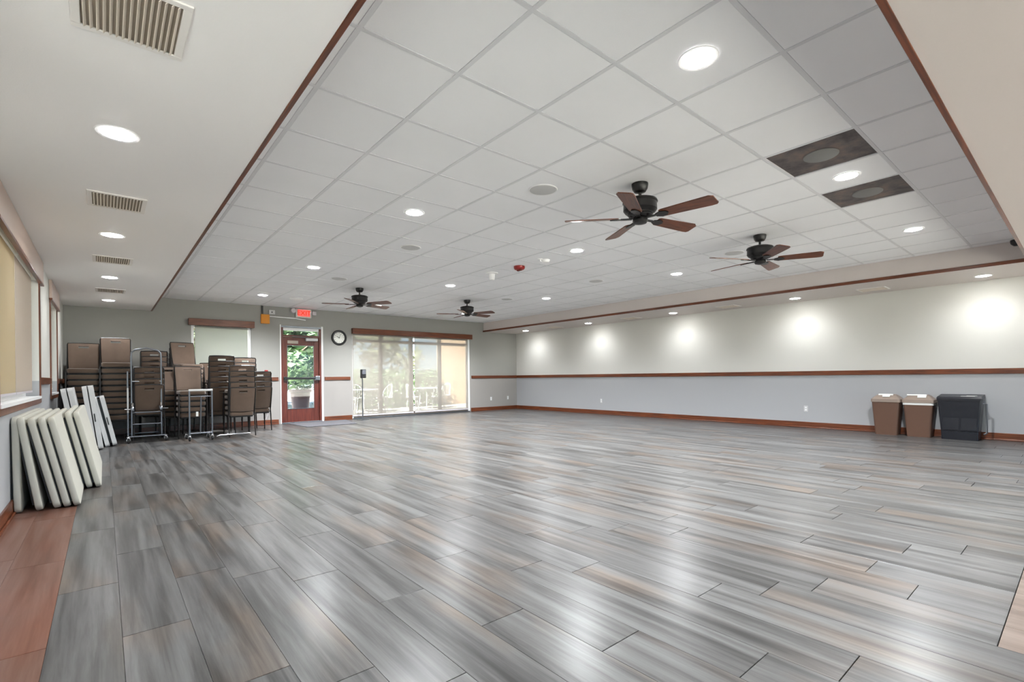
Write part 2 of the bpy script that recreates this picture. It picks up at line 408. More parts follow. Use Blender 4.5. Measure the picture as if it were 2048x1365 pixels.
# ------------------------------------------------------------------ ceiling
ceil = MB().box((XL-WT-.6, YB-WT-1.2, ZC+.05), (XR+WT+.6, YF+WT+.25, ZC+.34)).build('ceiling', M_PLENUM)
struct(ceil, 'white suspended tile ceiling inside the wood-edged recess', 'ceiling')
GX = [XSL, .955]+[1.525+T*i for i in range(13)]+[XSR]
PY = .6125
GY = [YSN]+[1.641+PY*j for j in range(-1, 17)]
GY = [g for g in GY if g < YF-.1]+[YF]
DARK = [(5, 0, 1)]
tcache = {}
GXi = lambda i: 2+i      # index of the tee line i in GX
def cell(i, j): return (GX[2+i], GX[3+i], GY[2+j], GY[3+j])
dark_cells = {(2+4, 2-1), (2+6, 2-1)}
for a in range(len(GX)-1):
    for b in range(len(GY)-1):
        if (a, b) in dark_cells: continue
        w, l = round(GX[a+1]-GX[a], 4), round(GY[b+1]-GY[b], 4)
        if (w, l) not in tcache:
            x, y = w/2-.004, l/2-.004; xx, yy = w/2-.016, l/2-.016
            m = MB().add([(-x, -y, .006), (x, -y, .006), (x, y, .006), (-x, y, .006), (-xx, -yy, 0), (xx, -yy, 0), (xx, yy, 0), (-xx, yy, 0),
                          (-x, -y, .018), (x, -y, .018), (x, y, .018), (-x, y, .018)],
                         [(4, 7, 6, 5), (0, 4, 5, 1), (1, 5, 6, 2), (2, 6, 7, 3), (3, 7, 4, 0), (0, 1, 9, 8), (1, 2, 10, 9), (2, 3, 11, 10), (3, 0, 8, 11), (8, 9, 10, 11)])
            tcache[(w, l)] = m.mesh('ceiling_tile', M_TILE)
        link('ceiling_tile', tcache[(w, l)], ceil, ((GX[a]+GX[a+1])/2, (GY[b]+GY[b+1])/2, ZC+.002))
for g in GX[1:-1]:
    MB().box((g-.012, YSN, ZC), (g+.012, YF, ZC+.012)).build('grid_tee', M_TEE, ceil)
for a in range(len(GX)-1):
    for g in GY[1:-1]:
        pass
for g in GY[1:-1]:
    MB().box((XSL, g-.012, ZC+.0005), (XSR, g+.012, ZC+.0125)).build('grid_tee', M_TEE, ceil)
MB().box((XSR-.02, YSN, ZC), (XSR, YF, ZC+.012)).build('wall_angle', M_TEE, ceil)
MB().box((XSL, YF-.02, ZC), (XSR, YF, ZC+.012)).build('wall_angle', M_TEE, ceil)

def soffit(a, b, label, m):
    o = MB().box((a[0], a[1], ZS), (b[0], b[1], ZC+.1)).build('soffit_ceiling', m)
    struct(o, label, 'soffit')
soffit((XL-.01, YB-.05, 0), (XSL, YF+.02, 0), 'pale dropped soffit along the window wall with vents and downlights', M_SOFFIT)
soffit((XSR, YB-.05, 0), (XR+.01, YF+.02, 0), 'pale dropped soffit along the long wall above the bins', M_SOFFIT_DIM)
soffit((XSL, YB-.05, 0), (XSR, YSN, 0), 'pale dropped soffit overhead at the near end of the tiled recess', M_SOFFIT_DIM)
def trim(n, a, b, m, label, cat='trim'):
    struct(MB().cbox(a, b, .003).build('trim_%d' % n, m), label, cat)
trim(1, (XSL-.003, YSN, ZS-.004), (XSL+.024, YF, ZS+.042), M_WOODY, 'brown wood edge strip on the soffit beside the window wall')
trim(2, (XSR-.024, YSN, ZS-.004), (XSR+.003, YF, ZS+.042), M_WOODY, 'brown wood edge strip on the soffit beside the long wall')
trim(3, (XSL, YSN-.003, ZS-.004), (XSR, YSN+.026, ZS+.042), M_WOODX, 'brown wood edge strip on the near soffit overhead')
# chair rails and baseboards
trim(4, (XR-.022, YB, RB), (XR, YF, RT), M_WOODY, 'long brown chair rail on the wall above the bins', 'chair rail')
k = 5
for a, b, l in ((XL, 3.10, 'brown chair rail behind the stacked chairs'), (4.16, 4.80, 'short brown chair rail between the red door and glass door'), (8.56, XR, 'brown chair rail between the glass door and the corner')):
    trim(k, (a, YF-.022, RB), (b, YF, RT), M_WOODX, l, 'chair rail'); k += 1
for a, b, l in ((7.96, 9.08, 'short brown chair rail between the two side windows'), (10.7, YF, 'short brown chair rail in the corner past the side windows'), (2.8, 4.7, 'brown chair rail on the window wall beside the viewpoint')):
    trim(k, (XL, a, RB), (XL+.022, b, RT), M_WOODY, l, 'chair rail'); k += 1
def base(side, a, b, m, label, shoe):
    o = MB().cbox(a, b, .003).build('baseboard_'+side, m); struct(o, label, 'baseboard')
    MB().cbox(shoe[0], shoe[1], .004).build('shoe_moulding', m, o)
base('right', (XR-.016, YB, 0), (XR, YF, BT), M_WOODY, 'brown baseboard along the long wall behind the bins', ((XR-.03, YB, 0), (XR-.016, YF, .02)))
base('far_1', (XL, YF-.016, 0), (3.10, YF, BT), M_WOODX, 'brown baseboard behind the stacked chairs', ((XL, YF-.03, 0), (3.10, YF-.016, .02)))
base('far_2', (4.15, YF-.016, 0), (4.84, YF, BT), M_WOODX, 'brown baseboard between the red door and glass door', ((4.15, YF-.03, 0), (4.84, YF-.016, .02)))
base('far_3', (8.54, YF-.016, 0), (XR, YF, BT), M_WOODX, 'brown baseboard between the glass door and the corner', ((8.54, YF-.03, 0), (XR, YF-.016, .02)))
base('left', (XL, YB, 0), (XL+.016, YF, BT), M_WOODY, 'brown baseboard along the window wall behind the tables', ((XL+.016, YB, 0), (XL+.03, YF, .02)))

# ------------------------------------------------------------------ windows
def window_left(n, W_, label, shade_label, val_label, shades):
    y0, y1, z0, z1 = W_
    w = struct(link('window_%d' % n, None, None, (XL, (y0+y1)/2, z0)), label, 'window')
    o = Vector((-XL, -(y0+y1)/2, -z0)); M = Matrix.Translation(o)
    for a, b in (((XL-.155, y0, z0), (XL-.11, y0+.05, z1)), ((XL-.155, y1-.05, z0), (XL-.11, y1, z1)), ((XL-.155, y0+.05, z0), (XL-.11, y1-.05, z0+.06)), ((XL-.155, y0+.05, z1-.05), (XL-.11, y1-.05, z1))):
        MB().cbox(a, b, .004).add([], []).build('frame', M_WHITE, w, loc=o)
    MB().box((XL-.15, y0-.001, z0-.02), (XL+.02, y1+.001, z0+.008)).build('sill', M_WHITE, w, loc=o)
    MB().box((XL-.135, y0+.04, z0+.05), (XL-.13, y1-.04, z1-.04)).build('pane', M_GLASS, w, loc=o)
    for a, b in (((XL-.002, y0-.055, z0-.07), (XL+.014, y0, z1+.03)), ((XL-.002, y1, z0-.07), (XL+.014, y1+.055, z1+.03)), ((XL-.002, y0, z0-.075), (XL+.014, y1, z0-.02))):
        MB().cbox(a, b, .003).build('casing', M_WOODZ, w, loc=o)
    v = tag(MB().cbox((XL+.001, y0-.12, z1-.01), (XL+.032, y1+.20, ZS-.002), .006).build('window_header', M_HEADER), val_label, 'header board')
    MB().cbox((XL+.001, y0-.12, z1-.035), (XL+.036, y1+.20, z1-.01), .003).build('edge_strip', M_WOODY, v)
    for a, b, m, l in shades:
        s = thing('roller_shade', l, 'shade', (XL-.045, (a+b)/2, z1-.03))
        MB().box((-.002, -(b-a)/2, -(z1-z0)+.10), (.002, (b-a)/2, .02)).build('fabric', m, s)
        MB().box((-.006, -(b-a)/2, -(z1-z0)+.085), (.006, (b-a)/2, -(z1-z0)+.105)).build('hem_bar', M_LAVGREY, s)
window_left(1, WL1, 'side window with white frame and tan shades above the folding tables', '', 'taupe header board above the nearer side window',
            [(5.02, 6.24, M_SHADET, 'tan roller shade in the nearer side window, half towards the viewpoint'), (6.27, 7.56, M_SHADET2, 'taupe roller shade in the nearer side window, half towards the chairs')])
window_left(2, WL2, 'narrow-looking side window in the corner near the stacked chairs', '', 'taupe header board above the side window near the chairs',
            [(9.38, 10.30, M_SHADET2, 'taupe roller shade in the side window near the stacked chairs')])
window_left(3, WLB, 'unseen side window added beside the viewpoint for fill daylight', '', 'taupe header board above the added side window beside the viewpoint',
            [(-1.75, 2.5, M_SHADEB, 'pale roller shade in the added side window beside the viewpoint')])
# small window on the end wall
w4 = struct(link('window_4', None, None, (0, 0, 0)), 'white-shaded window in the end wall behind the stacked chairs', 'window')
x0, x1, z0, z1 = SW
for a, b in (((x0, YF+.03, z0), (x0+.05, YF+.1, z1)), ((x1-.05, YF+.03, z0), (x1, YF+.1, z1)), ((x0+.05, YF+.03, z0), (x1-.05, YF+.1, z0+.05)), ((x0+.05, YF+.03, z1-.05), (x1-.05, YF+.1, z1))):
    MB().cbox(a, b, .004).build('frame', M_WHITE, w4)
MB().box((x0+.04, YF+.06, z0+.04), (x1-.04, YF+.065, z1-.04)).build('pane', M_GLASS, w4)
MB().box((x0, YF-.02, z0-.03), (x1, YF+.12, z0)).build('sill', M_WHITE, w4)
s = thing('roller_shade', 'white roller shade in the end-wall window behind the stacked chairs', 'shade', ((x0+x1)/2, YF+.02, z1))
MB().box((-.50, -.002, -1.25), (.50, .002, .03)).build('fabric', M_SHADEW, s)
MB().box((-.50, -.007, -1.27), (.50, .007, -1.245)).build('hem_bar', M_WHITE, s)
tag(MB().cbox((1.355, YF-.10, 2.195), (2.595, YF-.001, 2.338), .006).build('window_valance', M_WOODX), 'brown wood valance above the end-wall window behind the chairs', 'valance')
# unseen back windows added behind the viewpoint for fill daylight
for n, h in ((5, BW[0]), (6, BW[1])):
    w = struct(link('window_%d' % n, None, None, (0, 0, 0)), 'broad unseen window added in the wall behind the viewpoint' + (', beside the side windows' if n == 5 else ', beside the long wall'), 'window')
    x0, x1, z0, z1 = h
    for a, b in (((x0, YB-.1, z0), (x0+.05, YB-.03, z1)), ((x1-.05, YB-.1, z0), (x1, YB-.03, z1)), ((x0+.05, YB-.1, z0), (x1-.05, YB-.03, z0+.05)), ((x0+.05, YB-.1, z1-.05), (x1-.05, YB-.03, z1)), (((x0+x1)/2-.03, YB-.1, z0+.05), ((x0+x1)/2+.03, YB-.03, z1-.05))):
        MB().cbox(a, b, .004).build('frame', M_WHITE, w)
    MB().box((x0+.04, YB-.07, z0+.04), (x1-.04, YB-.065, z1-.04)).build('pane', M_GLASS, w)

# ------------------------------------------------------------------ red door
d1 = struct(link('door_1', None, None, (3.625, YF, 0)), 'red-brown wooden exit door with a tall glass pane and transom', 'door')
O = Vector((-3.625, -YF, 0))
def dpart(name, a, b, m, c=.004, parent=d1):
    return MB().cbox(a, b, c).build(name, m, parent, loc=O if parent is d1 else None)
x0, x1 = DR[0], DR[1]
dpart('frame', (x0, YF-.005, 0), (x0+.05, YF+.12, 2.255), M_DOOR)
dpart('frame', (x1-.05, YF-.005, 0), (x1, YF+.12, 2.255), M_DOOR)
dpart('frame', (x0, YF-.005, 2.255), (x1, YF+.12, 2.30), M_STEEL)
dpart('frame', (x0+.05, YF-.005, 2.045), (x1-.05, YF+.12, 2.085), M_DOOR)
dpart('frame', (x0+.05, YF+.02, 2.195), (x1-.05, YF+.09, 2.255), M_WHITE)
dpart('transom_pane', (x0+.05, YF+.05, 2.085), (x1-.05, YF+.056, 2.195), M_GLASS, .001)
dpart('casing', (x1, YF-.008, 0), (x1+.045, YF+.01, 2.32), M_WHITE)
dpart('casing', (x0-.02, YF-.008, 0), (x0, YF+.01, 2.32), M_WHITE)
lx0, lx1 = x0+.05, x1-.05
dpart('stile', (lx0, YF+.03, .02), (lx0+.09, YF+.075, 2.04), M_DOOR)
dpart('stile', (lx1-.12, YF+.03, .02), (lx1, YF+.075, 2.04), M_DOOR)
dpart('rail', (lx0+.09, YF+.03, .02), (lx1-.12, YF+.075, .335), M_DOOR)
dpart('rail', (lx0+.09, YF+.03, 1.845), (lx1-.12, YF+.075, 2.04), M_DOOR)
dpart('pane', (lx0+.08, YF+.05, .325), (lx1-.11, YF+.056, 1.855), M_GLASS, .001)
for a, b in (((lx0+.09, YF+.022, .335), (lx0+.102, YF+.03, 1.845)), ((lx1-.132, YF+.022, .335), (lx1-.12, YF+.03, 1.845)), ((lx0+.102, YF+.022, .335), (lx1-.132, YF+.03, .347)), ((lx0+.102, YF+.022, 1.833), (lx1-.132, YF+.03, 1.845))):
    dpart('glazing_bead', a, b, M_STEEL, .002)
bar = MB().cbox((lx0+.01, YF-.045, 1.03), (lx1-.01, YF-.012, 1.085), .008).build('push_bar', M_BLACK, d1, loc=O)
MB().cbox((lx0-.0, YF-.05, 1.015), (lx0+.06, YF+.03, 1.10), .008).build('end_cap', M_BLACK, bar)
MB().cbox((lx1-.11, YF-.055, 1.01), (lx1, YF+.03, 1.11), .008).build('end_cap', M_STEEL, bar)
cl = MB().cbox((lx1-.32, YF-.05, 1.955), (lx1-.04, YF+.03, 2.02), .012).build('door_closer', M_WHITEPL, d1, loc=O)
MB().tube([(lx1-.25, YF-.02, 2.03), (lx1-.45, YF-.03, 2.04), (lx1-.62, YF-.01, 2.045)], .01, 8).build('closer_arm', M_STEEL, cl)
dpart('notice_plate', (lx0+.10, YF+.02, 1.885), (lx0+.34, YF+.03, 1.955), mat('plate_taupe', (170, 158, 144), .5), .002)
dpart('threshold', (x0, YF-.04, 0), (x1, YF+.14, .028), M_STEEL, .006)

# ------------------------------------------------------------------ sliding glass door
d2 = struct(link('door_2', None, None, (6.68, YF, 0)), 'wide sliding glass door behind sheer shades beside the clock', 'door')
O2 = Vector((-6.68, -YF, 0)); x0, x1, z1 = SL[0], SL[1], SL[3]
def spart(name, a, b, m, c=.004): return MB().cbox(a, b, c).build(name, m, d2, loc=O2)
spart('frame', (x0, YF+.02, 0), (x0+.035, YF+.14, z1), M_WHITE); spart('frame', (x1-.05, YF-.004, 0), (x1, YF+.14, z1), M_WHITE)
spart('frame', (x0+.035, YF+.02, z1-.05), (x1-.05, YF+.14, z1), M_WHITE)
M_ALU = mat('mullion_taupe', (150, 138, 128), .5)
spart('track', (x0, YF-.01, 0), (x1, YF+.15, .03), M_STEEL)
bounds = [x0+.035, 5.66, 6.56, 7.49, x1-.05]
for q in bounds[1:-1]: spart('mullion', (q-.045, YF+.05, .03), (q+.045, YF+.12, z1-.05), M_ALU)
for a, b in zip(bounds[:-1], bounds[1:]):
    spart('rail', (a, YF+.06, .03), (b, YF+.11, .12), M_ALU); spart('rail', (a, YF+.06, 1.98), (b, YF+.11, 2.06), M_ALU)
    spart('pane', (a+.02, YF+.08, .1), (b-.02, YF+.086, 2.15), M_GLASS, .001)
hd = spart('handle', (6.585, YF+.02, 1.0), (6.625, YF+.06, 1.16), M_BLACK, .006)
for a, b, l in ((4.875, 6.60, 'sheer grey roller shade on the glass door beside the clock'), (6.645, 8.44, 'sheer tan roller shade on the glass door towards the corner')):
    s = thing('roller_shade', l, 'shade', ((a+b)/2, YF+.01, 2.2))
    MB().box((-(b-a)/2, -.0015, -2.10), ((b-a)/2, .0015, .03)).build('fabric', M_SHADE, s)
    MB().cbox((-(b-a)/2, -.008, -2.13), ((b-a)/2, .008, -2.095), .003).build('hem_bar', M_LAVGREY, s)
tag(MB().cbox((4.84, YF-.11, 2.186), (8.545, YF-.001, 2.326), .006).build('window_valance', M_WOODX), 'long brown wood valance above the sliding glass door', 'valance')

# ------------------------------------------------------------------ wall items
def face_y(y): return y
# clock
c = thing('wall_clock', 'round white wall clock with thick black rim beside the red door', 'clock', (4.525, YF, 2.069), (R(90), 0, 0))
MB().lathe([(.135, 0), (.188, 0), (.192, .02), (.18, .04), (.15, .045), (.14, .03), (.135, 0)], 40).build('rim', M_BLACK, c, smooth=True)
MB().lathe([(0, .012), (.14, .012)], 40).build('dial', M_CLOCKF, c)
for h in range(12):
    a = h*PI/6
    MB().box((-.004, .1, .013), (.004, .122, .016), rot_z(a)).build('hour_mark', M_BLACK, c)
MB().box((-.005, -.015, .018), (.005, .07, .021), rot_z(R(62))).build('hour_hand', M_BLACK, c)
MB().box((-.0035, -.02, .022), (.0035, .1, .025), rot_z(R(-20))).build('minute_hand', M_BLACK, c)
MB().lathe([(.0, .026), (.008, .026), (.008, .012)], 12).build('hub', M_BLACK, c)
# exit sign with two emergency lamp heads
e = thing('exit_sign', 'lit red exit sign with two emergency lamp heads above the door', 'sign', (3.665, YF, 2.608))
MB().cbox((-.175, -.06, -.105), (.175, 0, .10), .008).build('housing', M_EXITH, e)
MB().box((-.135, -.063, -.075), (.145, -.059, .085)).build('light_panel', M_EXIT, e)
cu = bpy.data.curves.new('letters', 'FONT'); cu.body = 'EXIT'; cu.size = .155; cu.align_x = 'CENTER'; cu.align_y = 'CENTER'; cu.extrude = .001; cu.materials.append(M_EXITL)
tmp = link('letters_curve', cu); bpy.context.view_layer.update()
lm = bpy.data.meshes.new_from_object(tmp.evaluated_get(bpy.context.evaluated_depsgraph_get()))
bpy.data.objects.remove(tmp); bpy.data.curves.remove(cu)
if not lm.materials: lm.materials.append(M_EXITL)
link('letters', lm, e, (.005, -.066, .0), (R(90), 0, 0))
for sx, r_ in ((-.235, .062), (.245, .052)):
    M = TR(sx, -.03, .05 if sx < 0 else .03) @ Matrix.Rotation(R(90), 4, 'X')
    if sx < 0: MB().lathe([(0, .05), (r_*.8, .05), (r_, .03), (r_, -.01), (r_*.5, -.03)], 20, M).build('lamp_head', M_LAVGREY, e, smooth=True)
    else: MB().cbox((sx-.045, -.08, -.03), (sx+.045, 0, .06), .01).build('lamp_head', M_LAVGREY, e)
MB().cbox((-.2, -.03, .02), (-.17, 0, .06), .003).build('arm', M_LAVGREY, e); MB().cbox((.17, -.03, .02), (.205, 0, .06), .003).build('arm', M_LAVGREY, e)
# orange box with black strap, white box, conduit
o = thing('wall_box', 'orange square wall box hanging by a black strap above the chairs', 'box', (2.826, YF, 2.42))
MB().cbox((-.09, -.06, -.105), (.09, 0, .105), .006).build('body', M_ORANGE, o)
MB().cbox((-.075, -.066, -.09), (.075, -.06, .09), .003).build('cover', M_ORANGE, o)
MB().box((-.075, -.025, .1), (-.035, 0, .3)).build('strap', M_BLACK, o)
o = thing('sensor_box', 'small white sensor box on the end wall beside the orange box', 'sensor', (2.97, YF, 2.585))
MB().cbox((-.065, -.045, -.05), (.065, 0, .05), .008).build('body', M_WHITEPL, o)
MB().lathe([(0, .006), (.014, .006), (.016, 0)], 14, TR(0, -.045, 0) @ Matrix.Rotation(R(90), 4, 'X')).build('lens', M_BLACK, o)
o = MB().tube([(2.92, YF-.014, 2.49), (3.5, YF-.014, 2.478), (3.62, YF-.014, 2.462), (3.72, YF-.014, 2.452)], .013, 8).build('wall_conduit', M_WHITE, smooth=True)
tag(o, 'thin white conduit running from the orange box towards the exit sign', 'conduit')
o = thing('fire_alarm_pull', 'small red fire alarm pull station beside the red door', 'alarm', (2.84, YF, 1.195))
MB().cbox((-.035, -.045, -.06), (.035, 0, .06), .008).build('body', M_RED, o)
MB().cbox((-.022, -.055, -.045), (.022, -.045, -.01), .004).build('pull_handle', M_WHITEPL, o)
def outlet(loc, rz, label, group=None):
    o = thing('wall_outlet', label, 'outlet', loc, (0, 0, rz), group)
    MB().cbox((-.036, -.008, -.058), (.036, 0, .058), .003).build('plate', M_WHITEPL, o)
    for dz in (-.022, .022): MB().cbox((-.016, -.011, dz-.014), (.016, -.007, dz+.014), .002).build('socket', M_WHITE, o)
outlet((9.309, YF, .363), 0, 'white wall outlet low on the end wall beside the glass door')
outlet((9.991, YF, .37), 0, 'white wall outlet low on the end wall near the room corner')
outlet((XR, 8.583, .365), R(-90), 'white wall outlet low on the long wall nearest the corner')
outlet((XR, 3.545, .365), R(-90), 'white wall outlet low on the long wall near the brown bins')
o = thing('plug_adapter', 'white plug-in adapter with a cord low beside the red door', 'adapter', (2.83, YF, .37))
MB().cbox((-.05, -.045, -.06), (.05, 0, .07), .01).build('body', M_WHITEPL, o)
MB().tube([(.02, -.03, -.05), (.03, -.04, -.12), (.01, -.03, -.2), (-.03, -.02, -.26)], .006, 8).build('cord', M_LAVGREY, o, smooth=True)
# sanitizer dispenser on a stand
o = thing('sanitizer_stand', 'black hand sanitizer dispenser on a thin grey pole before the glass door', 'dispenser', (4.985, 11.80, 0))
MB().lathe([(.15, 0), (.15, .012), (.03, .022), (.013, .03)], 28).build('base', M_STEEL, o, smooth=True)
MB().tube([(0, 0, .02), (0, 0, 1.10)], .013, 12).build('pole', M_STEEL, o, smooth=True)
MB().cbox((-.06, -.10, 1.05), (.06, .0, 1.27), .012).build('dispenser', M_BLACK, o)
MB().cbox((-.045, -.112, 1.14), (.045, -.098, 1.255), .006).build('window_cover', mat('smoke_plastic', (88, 90, 96), .25), o)
MB().cbox((-.045, -.13, 1.065), (.045, -.10, 1.10), .006).build('nozzle_tray', M_BLACK, o)
# entry mat
o = tag(MB().prism([(3.25, 12.06), (3.35, 10.85), (4.45, 10.85), (4.65, 12.06)], .0, .012).build('entry_mat', M_MAT), 'flat grey entry mat on the floor before the red door', 'mat')

# ------------------------------------------------------------------ downlights
lens_me = MB().lathe([(0, -.012), (.035, -.011), (.066, -.008), (.082, -.004), (.086, 0)], 28).mesh('lens', M_LENS, True)
ring_me = MB().lathe([(.084, -.004), (.10, -.005), (.104, 0), (.084, 0)], 28).mesh('trim_ring', M_WHITE, True)
def downlight(x, y, z, watts, label, group):
    o = thing('downlight', label, 'light', (x, y, z), group=group)
    link('trim_ring', ring_me, o); link('lens', lens_me, o)
    l = bpy.data.lights.new('downlight_lamp', 'SPOT'); l.energy = watts; l.spot_size = R(150); l.spot_blend = .9; l.shadow_soft_size = .08; l.color = (.94, .97, 1.0)
    lo = link('lamp', l, o, (0, 0, -.05))
rows = ['nearest to the viewpoint', 'second from the viewpoint', 'third from the viewpoint', 'nearest the end wall']
cols = ['beside the window-side soffit', 'in the middle', 'beside the long-wall soffit']
for j in range(4):
    for i in range(3):
        x = 1.525+T*(1.5+4*i); y = 1.641+PY*(-.5+5*j)+ (.0, .03, .08, .09)[j]
        downlight(x, y, ZC, LAMP_W, 'downlight in the tiled ceiling, row %s, column %s' % (rows[j], cols[i]), 'tiled ceiling downlights')
lw = ['nearest the viewpoint', 'second from the viewpoint', 'third from the viewpoint', 'nearest the stacked chairs']
for i, y in enumerate((3.544, 6.037, 8.514, 10.94)):
    downlight(.072, y, ZS, SOFFIT_W, 'downlight in the soffit along the window wall, ' + lw[i], 'window soffit downlights')
for i, y in enumerate((1.002, 3.533, 6.06, 8.57, 11.07)):
    downlight(9.855, y, ZS, SOFFIT_W, 'downlight in the soffit over the long wall, ' + ['nearest the bins', 'second from the bins', 'third from the bins', 'fourth from the bins', 'nearest the corner'][i], 'long wall soffit downlights')
for i, (x, y) in enumerate(((2.4, -1.4), (4.9, -1.4), (7.4, -1.4), (.072, -.6))):  # unseen lamps added behind the viewpoint for more light
    downlight(x, y, ZS, SOFFIT_W, 'added unseen downlight in the near soffit behind the viewpoint, ' + ['over the window side', 'in the middle', 'over the long-wall side', 'beside the side window'][i], 'added near soffit downlights')

# ------------------------------------------------------------------ ceiling speakers, panels, detectors
sp_me = MB().lathe([(0, -.008), (.105, -.008), (.118, -.004), (.122, 0)], 32).mesh('grille', M_GRILLE, True)
sp_ring = MB().lathe([(.118, -.003), (.128, -.006), (.134, 0), (.118, 0)], 32).mesh('rim', M_WHITE, True)
for (i, j), l in (((2, 2), 'round ceiling speaker beside the nearest fan'), ((2, 6), 'second round ceiling speaker on the window side'), ((2, 10), 'round ceiling speaker before the far window-side fan'),
                  ((8, 2), 'round ceiling speaker behind the fan nearest the long wall'), ((8, 6), 'second round ceiling speaker on the long-wall side'), ((8, 10), 'round ceiling speaker before the far long-wall fan')):
    x = 1.525+T*(i+.5); y = 1.641+PY*(j+.5)+(.06 if j == 10 else .02 if j == 6 else 0)
    o = thing('ceiling_speaker', l, 'speaker', (x, y, ZC), group='round ceiling speakers')
    link('grille', sp_me, o); link('rim', sp_ring, o)
for i, l in ((4, 'dark mottled ceiling panel with a grey disc nearer the middle'), (6, 'dark mottled ceiling panel with a grey disc nearer the long wall')):
    x0, x1, y0, y1 = GX[2+i], GX[3+i], GY[1], GY[2]
    o = thing('ceiling_panel', l, 'panel', ((x0+x1)/2, (y0+y1)/2, ZC), group='dark ceiling panels')
    MB().cbox((-(x1-x0)/2+.013, -(y1-y0)/2+.013, .006), ((x1-x0)/2-.013, (y1-y0)/2-.013, .018), .002).build('panel', M_STAIN, o)
    MB().lathe([(0, -.006), (.11, -.006), (.118, -.001), (.12, .008)], 32).build('disc', M_GRILLEDK, o, smooth=True)
o = thing('fire_alarm', 'red ceiling fire alarm strobe in the middle of the tiled ceiling', 'alarm', (4.87, 5.60, ZC))
MB().lathe([(.085, 0), (.085, -.03), (.07, -.05), (0, -.055)], 24).build('body', M_RED, o, smooth=True)
MB().cbox((-.02, -.045, -.07), (.02, .045, -.045), .008).build('strobe', mat('clear_lens', (120, 60, 50), .15), o)
o = thing('ceiling_sensor', 'small white ceiling fitting just beyond the red alarm', 'sensor', (4.82, 6.22, ZC))
MB().lathe([(.10, 0), (.10, -.015), (.05, -.022), (.045, -.10), (.035, -.115), (0, -.118)], 24).build('body', M_WHITE, o, smooth=True)
o = thing('smoke_detector', 'small white smoke detector before the red ceiling alarm', 'detector', (4.90, 5.06, ZC))
MB().lathe([(.065, 0), (.065, -.012), (.05, -.035), (0, -.042)], 24).build('body', M_WHITE, o, smooth=True)
o = thing('sprinkler_head', 'small white sprinkler head beside the smoke detector', 'sprinkler', (4.80, 5.06, ZC))
MB().lathe([(.035, 0), (.03, -.008), (.012, -.012), (.01, -.035), (.022, -.037), (.02, -.042), (0, -.042)], 16).build('body', M_WHITE, o, smooth=True)
o = thing('ceiling_light', 'small flat white ceiling light near the red exit door', 'light', (3.08, 10.63, ZC))
MB().lathe([(.13, 0), (.13, -.012), (.11, -.025), (0, -.028)], 24).build('body', M_WHITE, o, smooth=True)
o = thing('security_camera', 'black dome camera in the corner of the ceiling recess', 'camera', (XSR-.07, .60, ZC))
MB().lathe([(.062, 0), (.062, -.03), (.055, -.05), (.03, -.075), (0, -.08)], 24).build('dome', M_BLACK, o, smooth=True)
MB().cbox((.0, -.05, -.05), (.069, .05, 0), .006).build('bracket', M_BLACK, o)

# ------------------------------------------------------------------ soffit vents
def vent(x, y, label, group, rz=0, w=.36, l=.40):
    o = thing('ceiling_vent', label, 'vent', (x, y, ZS), (0, 0, rz), group)
    fw = .03
    for a, b in (((-w/2, -l/2, -.008), (w/2, -l/2+fw, 0)), ((-w/2, l/2-fw, -.008), (w/2, l/2, 0)), ((-w/2, -l/2+fw, -.008), (-w/2+fw, l/2-fw, 0)), ((w/2-fw, -l/2+fw, -.008), (w/2, l/2-fw, 0))):
        MB().cbox(a, b, .003).build('frame', M_VENT, o)
    MB().box((-w/2+fw, -l/2+fw, -.0015), (w/2-fw, l/2-fw, -.0005)).build('throat', M_VENTDK, o)
    n = 15
    if 'slat' not in tcache or tcache.get('slatl') != l:
        tcache['slat'] = MB().box((-.0012, -l/2+fw, -.007), (.0012, l/2-fw, .007), Matrix.Rotation(R(38), 4, 'Y')).mesh('slat', M_SLAT); tcache['slatl'] = l
    for k in range(n):
        link('slat', tcache['slat'], o, (-w/2+fw+.012+(w-2*fw-.024)*k/(n-1), 0, -.0075))
for i, y in enumerate((2.36, 4.90, 7.28, 9.75)):
    vent(.092, y, 'slatted white vent in the soffit along the window wall, ' + lw[i], 'window soffit vents')
for i, y in enumerate((2.334, 4.79, 7.2, 9.82)):
    vent(9.85, y, 'white vent in the soffit over the long wall, ' + ['nearest the bins', 'second from the bins', 'third from the bins', 'nearest the corner'][i], 'long wall soffit vents')

# ------------------------------------------------------------------ ceiling fans
fan_parts = {}
fan_parts['canopy'] = (MB().lathe([(.072, 0), (.072, -.012), (.066, -.045), (.05, -.07), (.022, -.078), (0, -.08)], 28).mesh('canopy', M_BRONZE, True), None)
fan_parts['downrod'] = (MB().lathe([(.013, -.07), (.013, -.115), (.026, -.12), (.03, -.135), (.013, -.14)], 16).mesh('downrod', M_BRONZE, True), None)
fan_parts['motor'] = (MB().lathe([(.03, -.132), (.115, -.138), (.146, -.15), (.152, -.165), (.143, -.175), (.145, -.232), (.13, -.252), (.11, -.26), (.11, -.270), (.10, -.274), (.10, -.284), (.085, -.29), (.07, -.30), (.03, -.302)], 36).mesh('motor_housing', M_BRONZE, True), None)
fan_parts['switch'] = (MB().lathe([(.05, -.298), (.062, -.305), (.066, -.325), (.055, -.345), (.02, -.355), (0, -.356)], 28).mesh('switch_housing', M_BRONZE, True), None)
BZ = -.300
bl = []
outl = [(.19, -.045), (.21, -.055), (.62, -.072), (.655, -.05), (.66, .05), (.645, .068), (.60, .072), (.21, .055), (.19, .045)]
blade_me = MB().prism(outl, -.004, .004, Matrix.Rotation(R(-13), 4, 'X')).mesh('blade', M_BLADE)
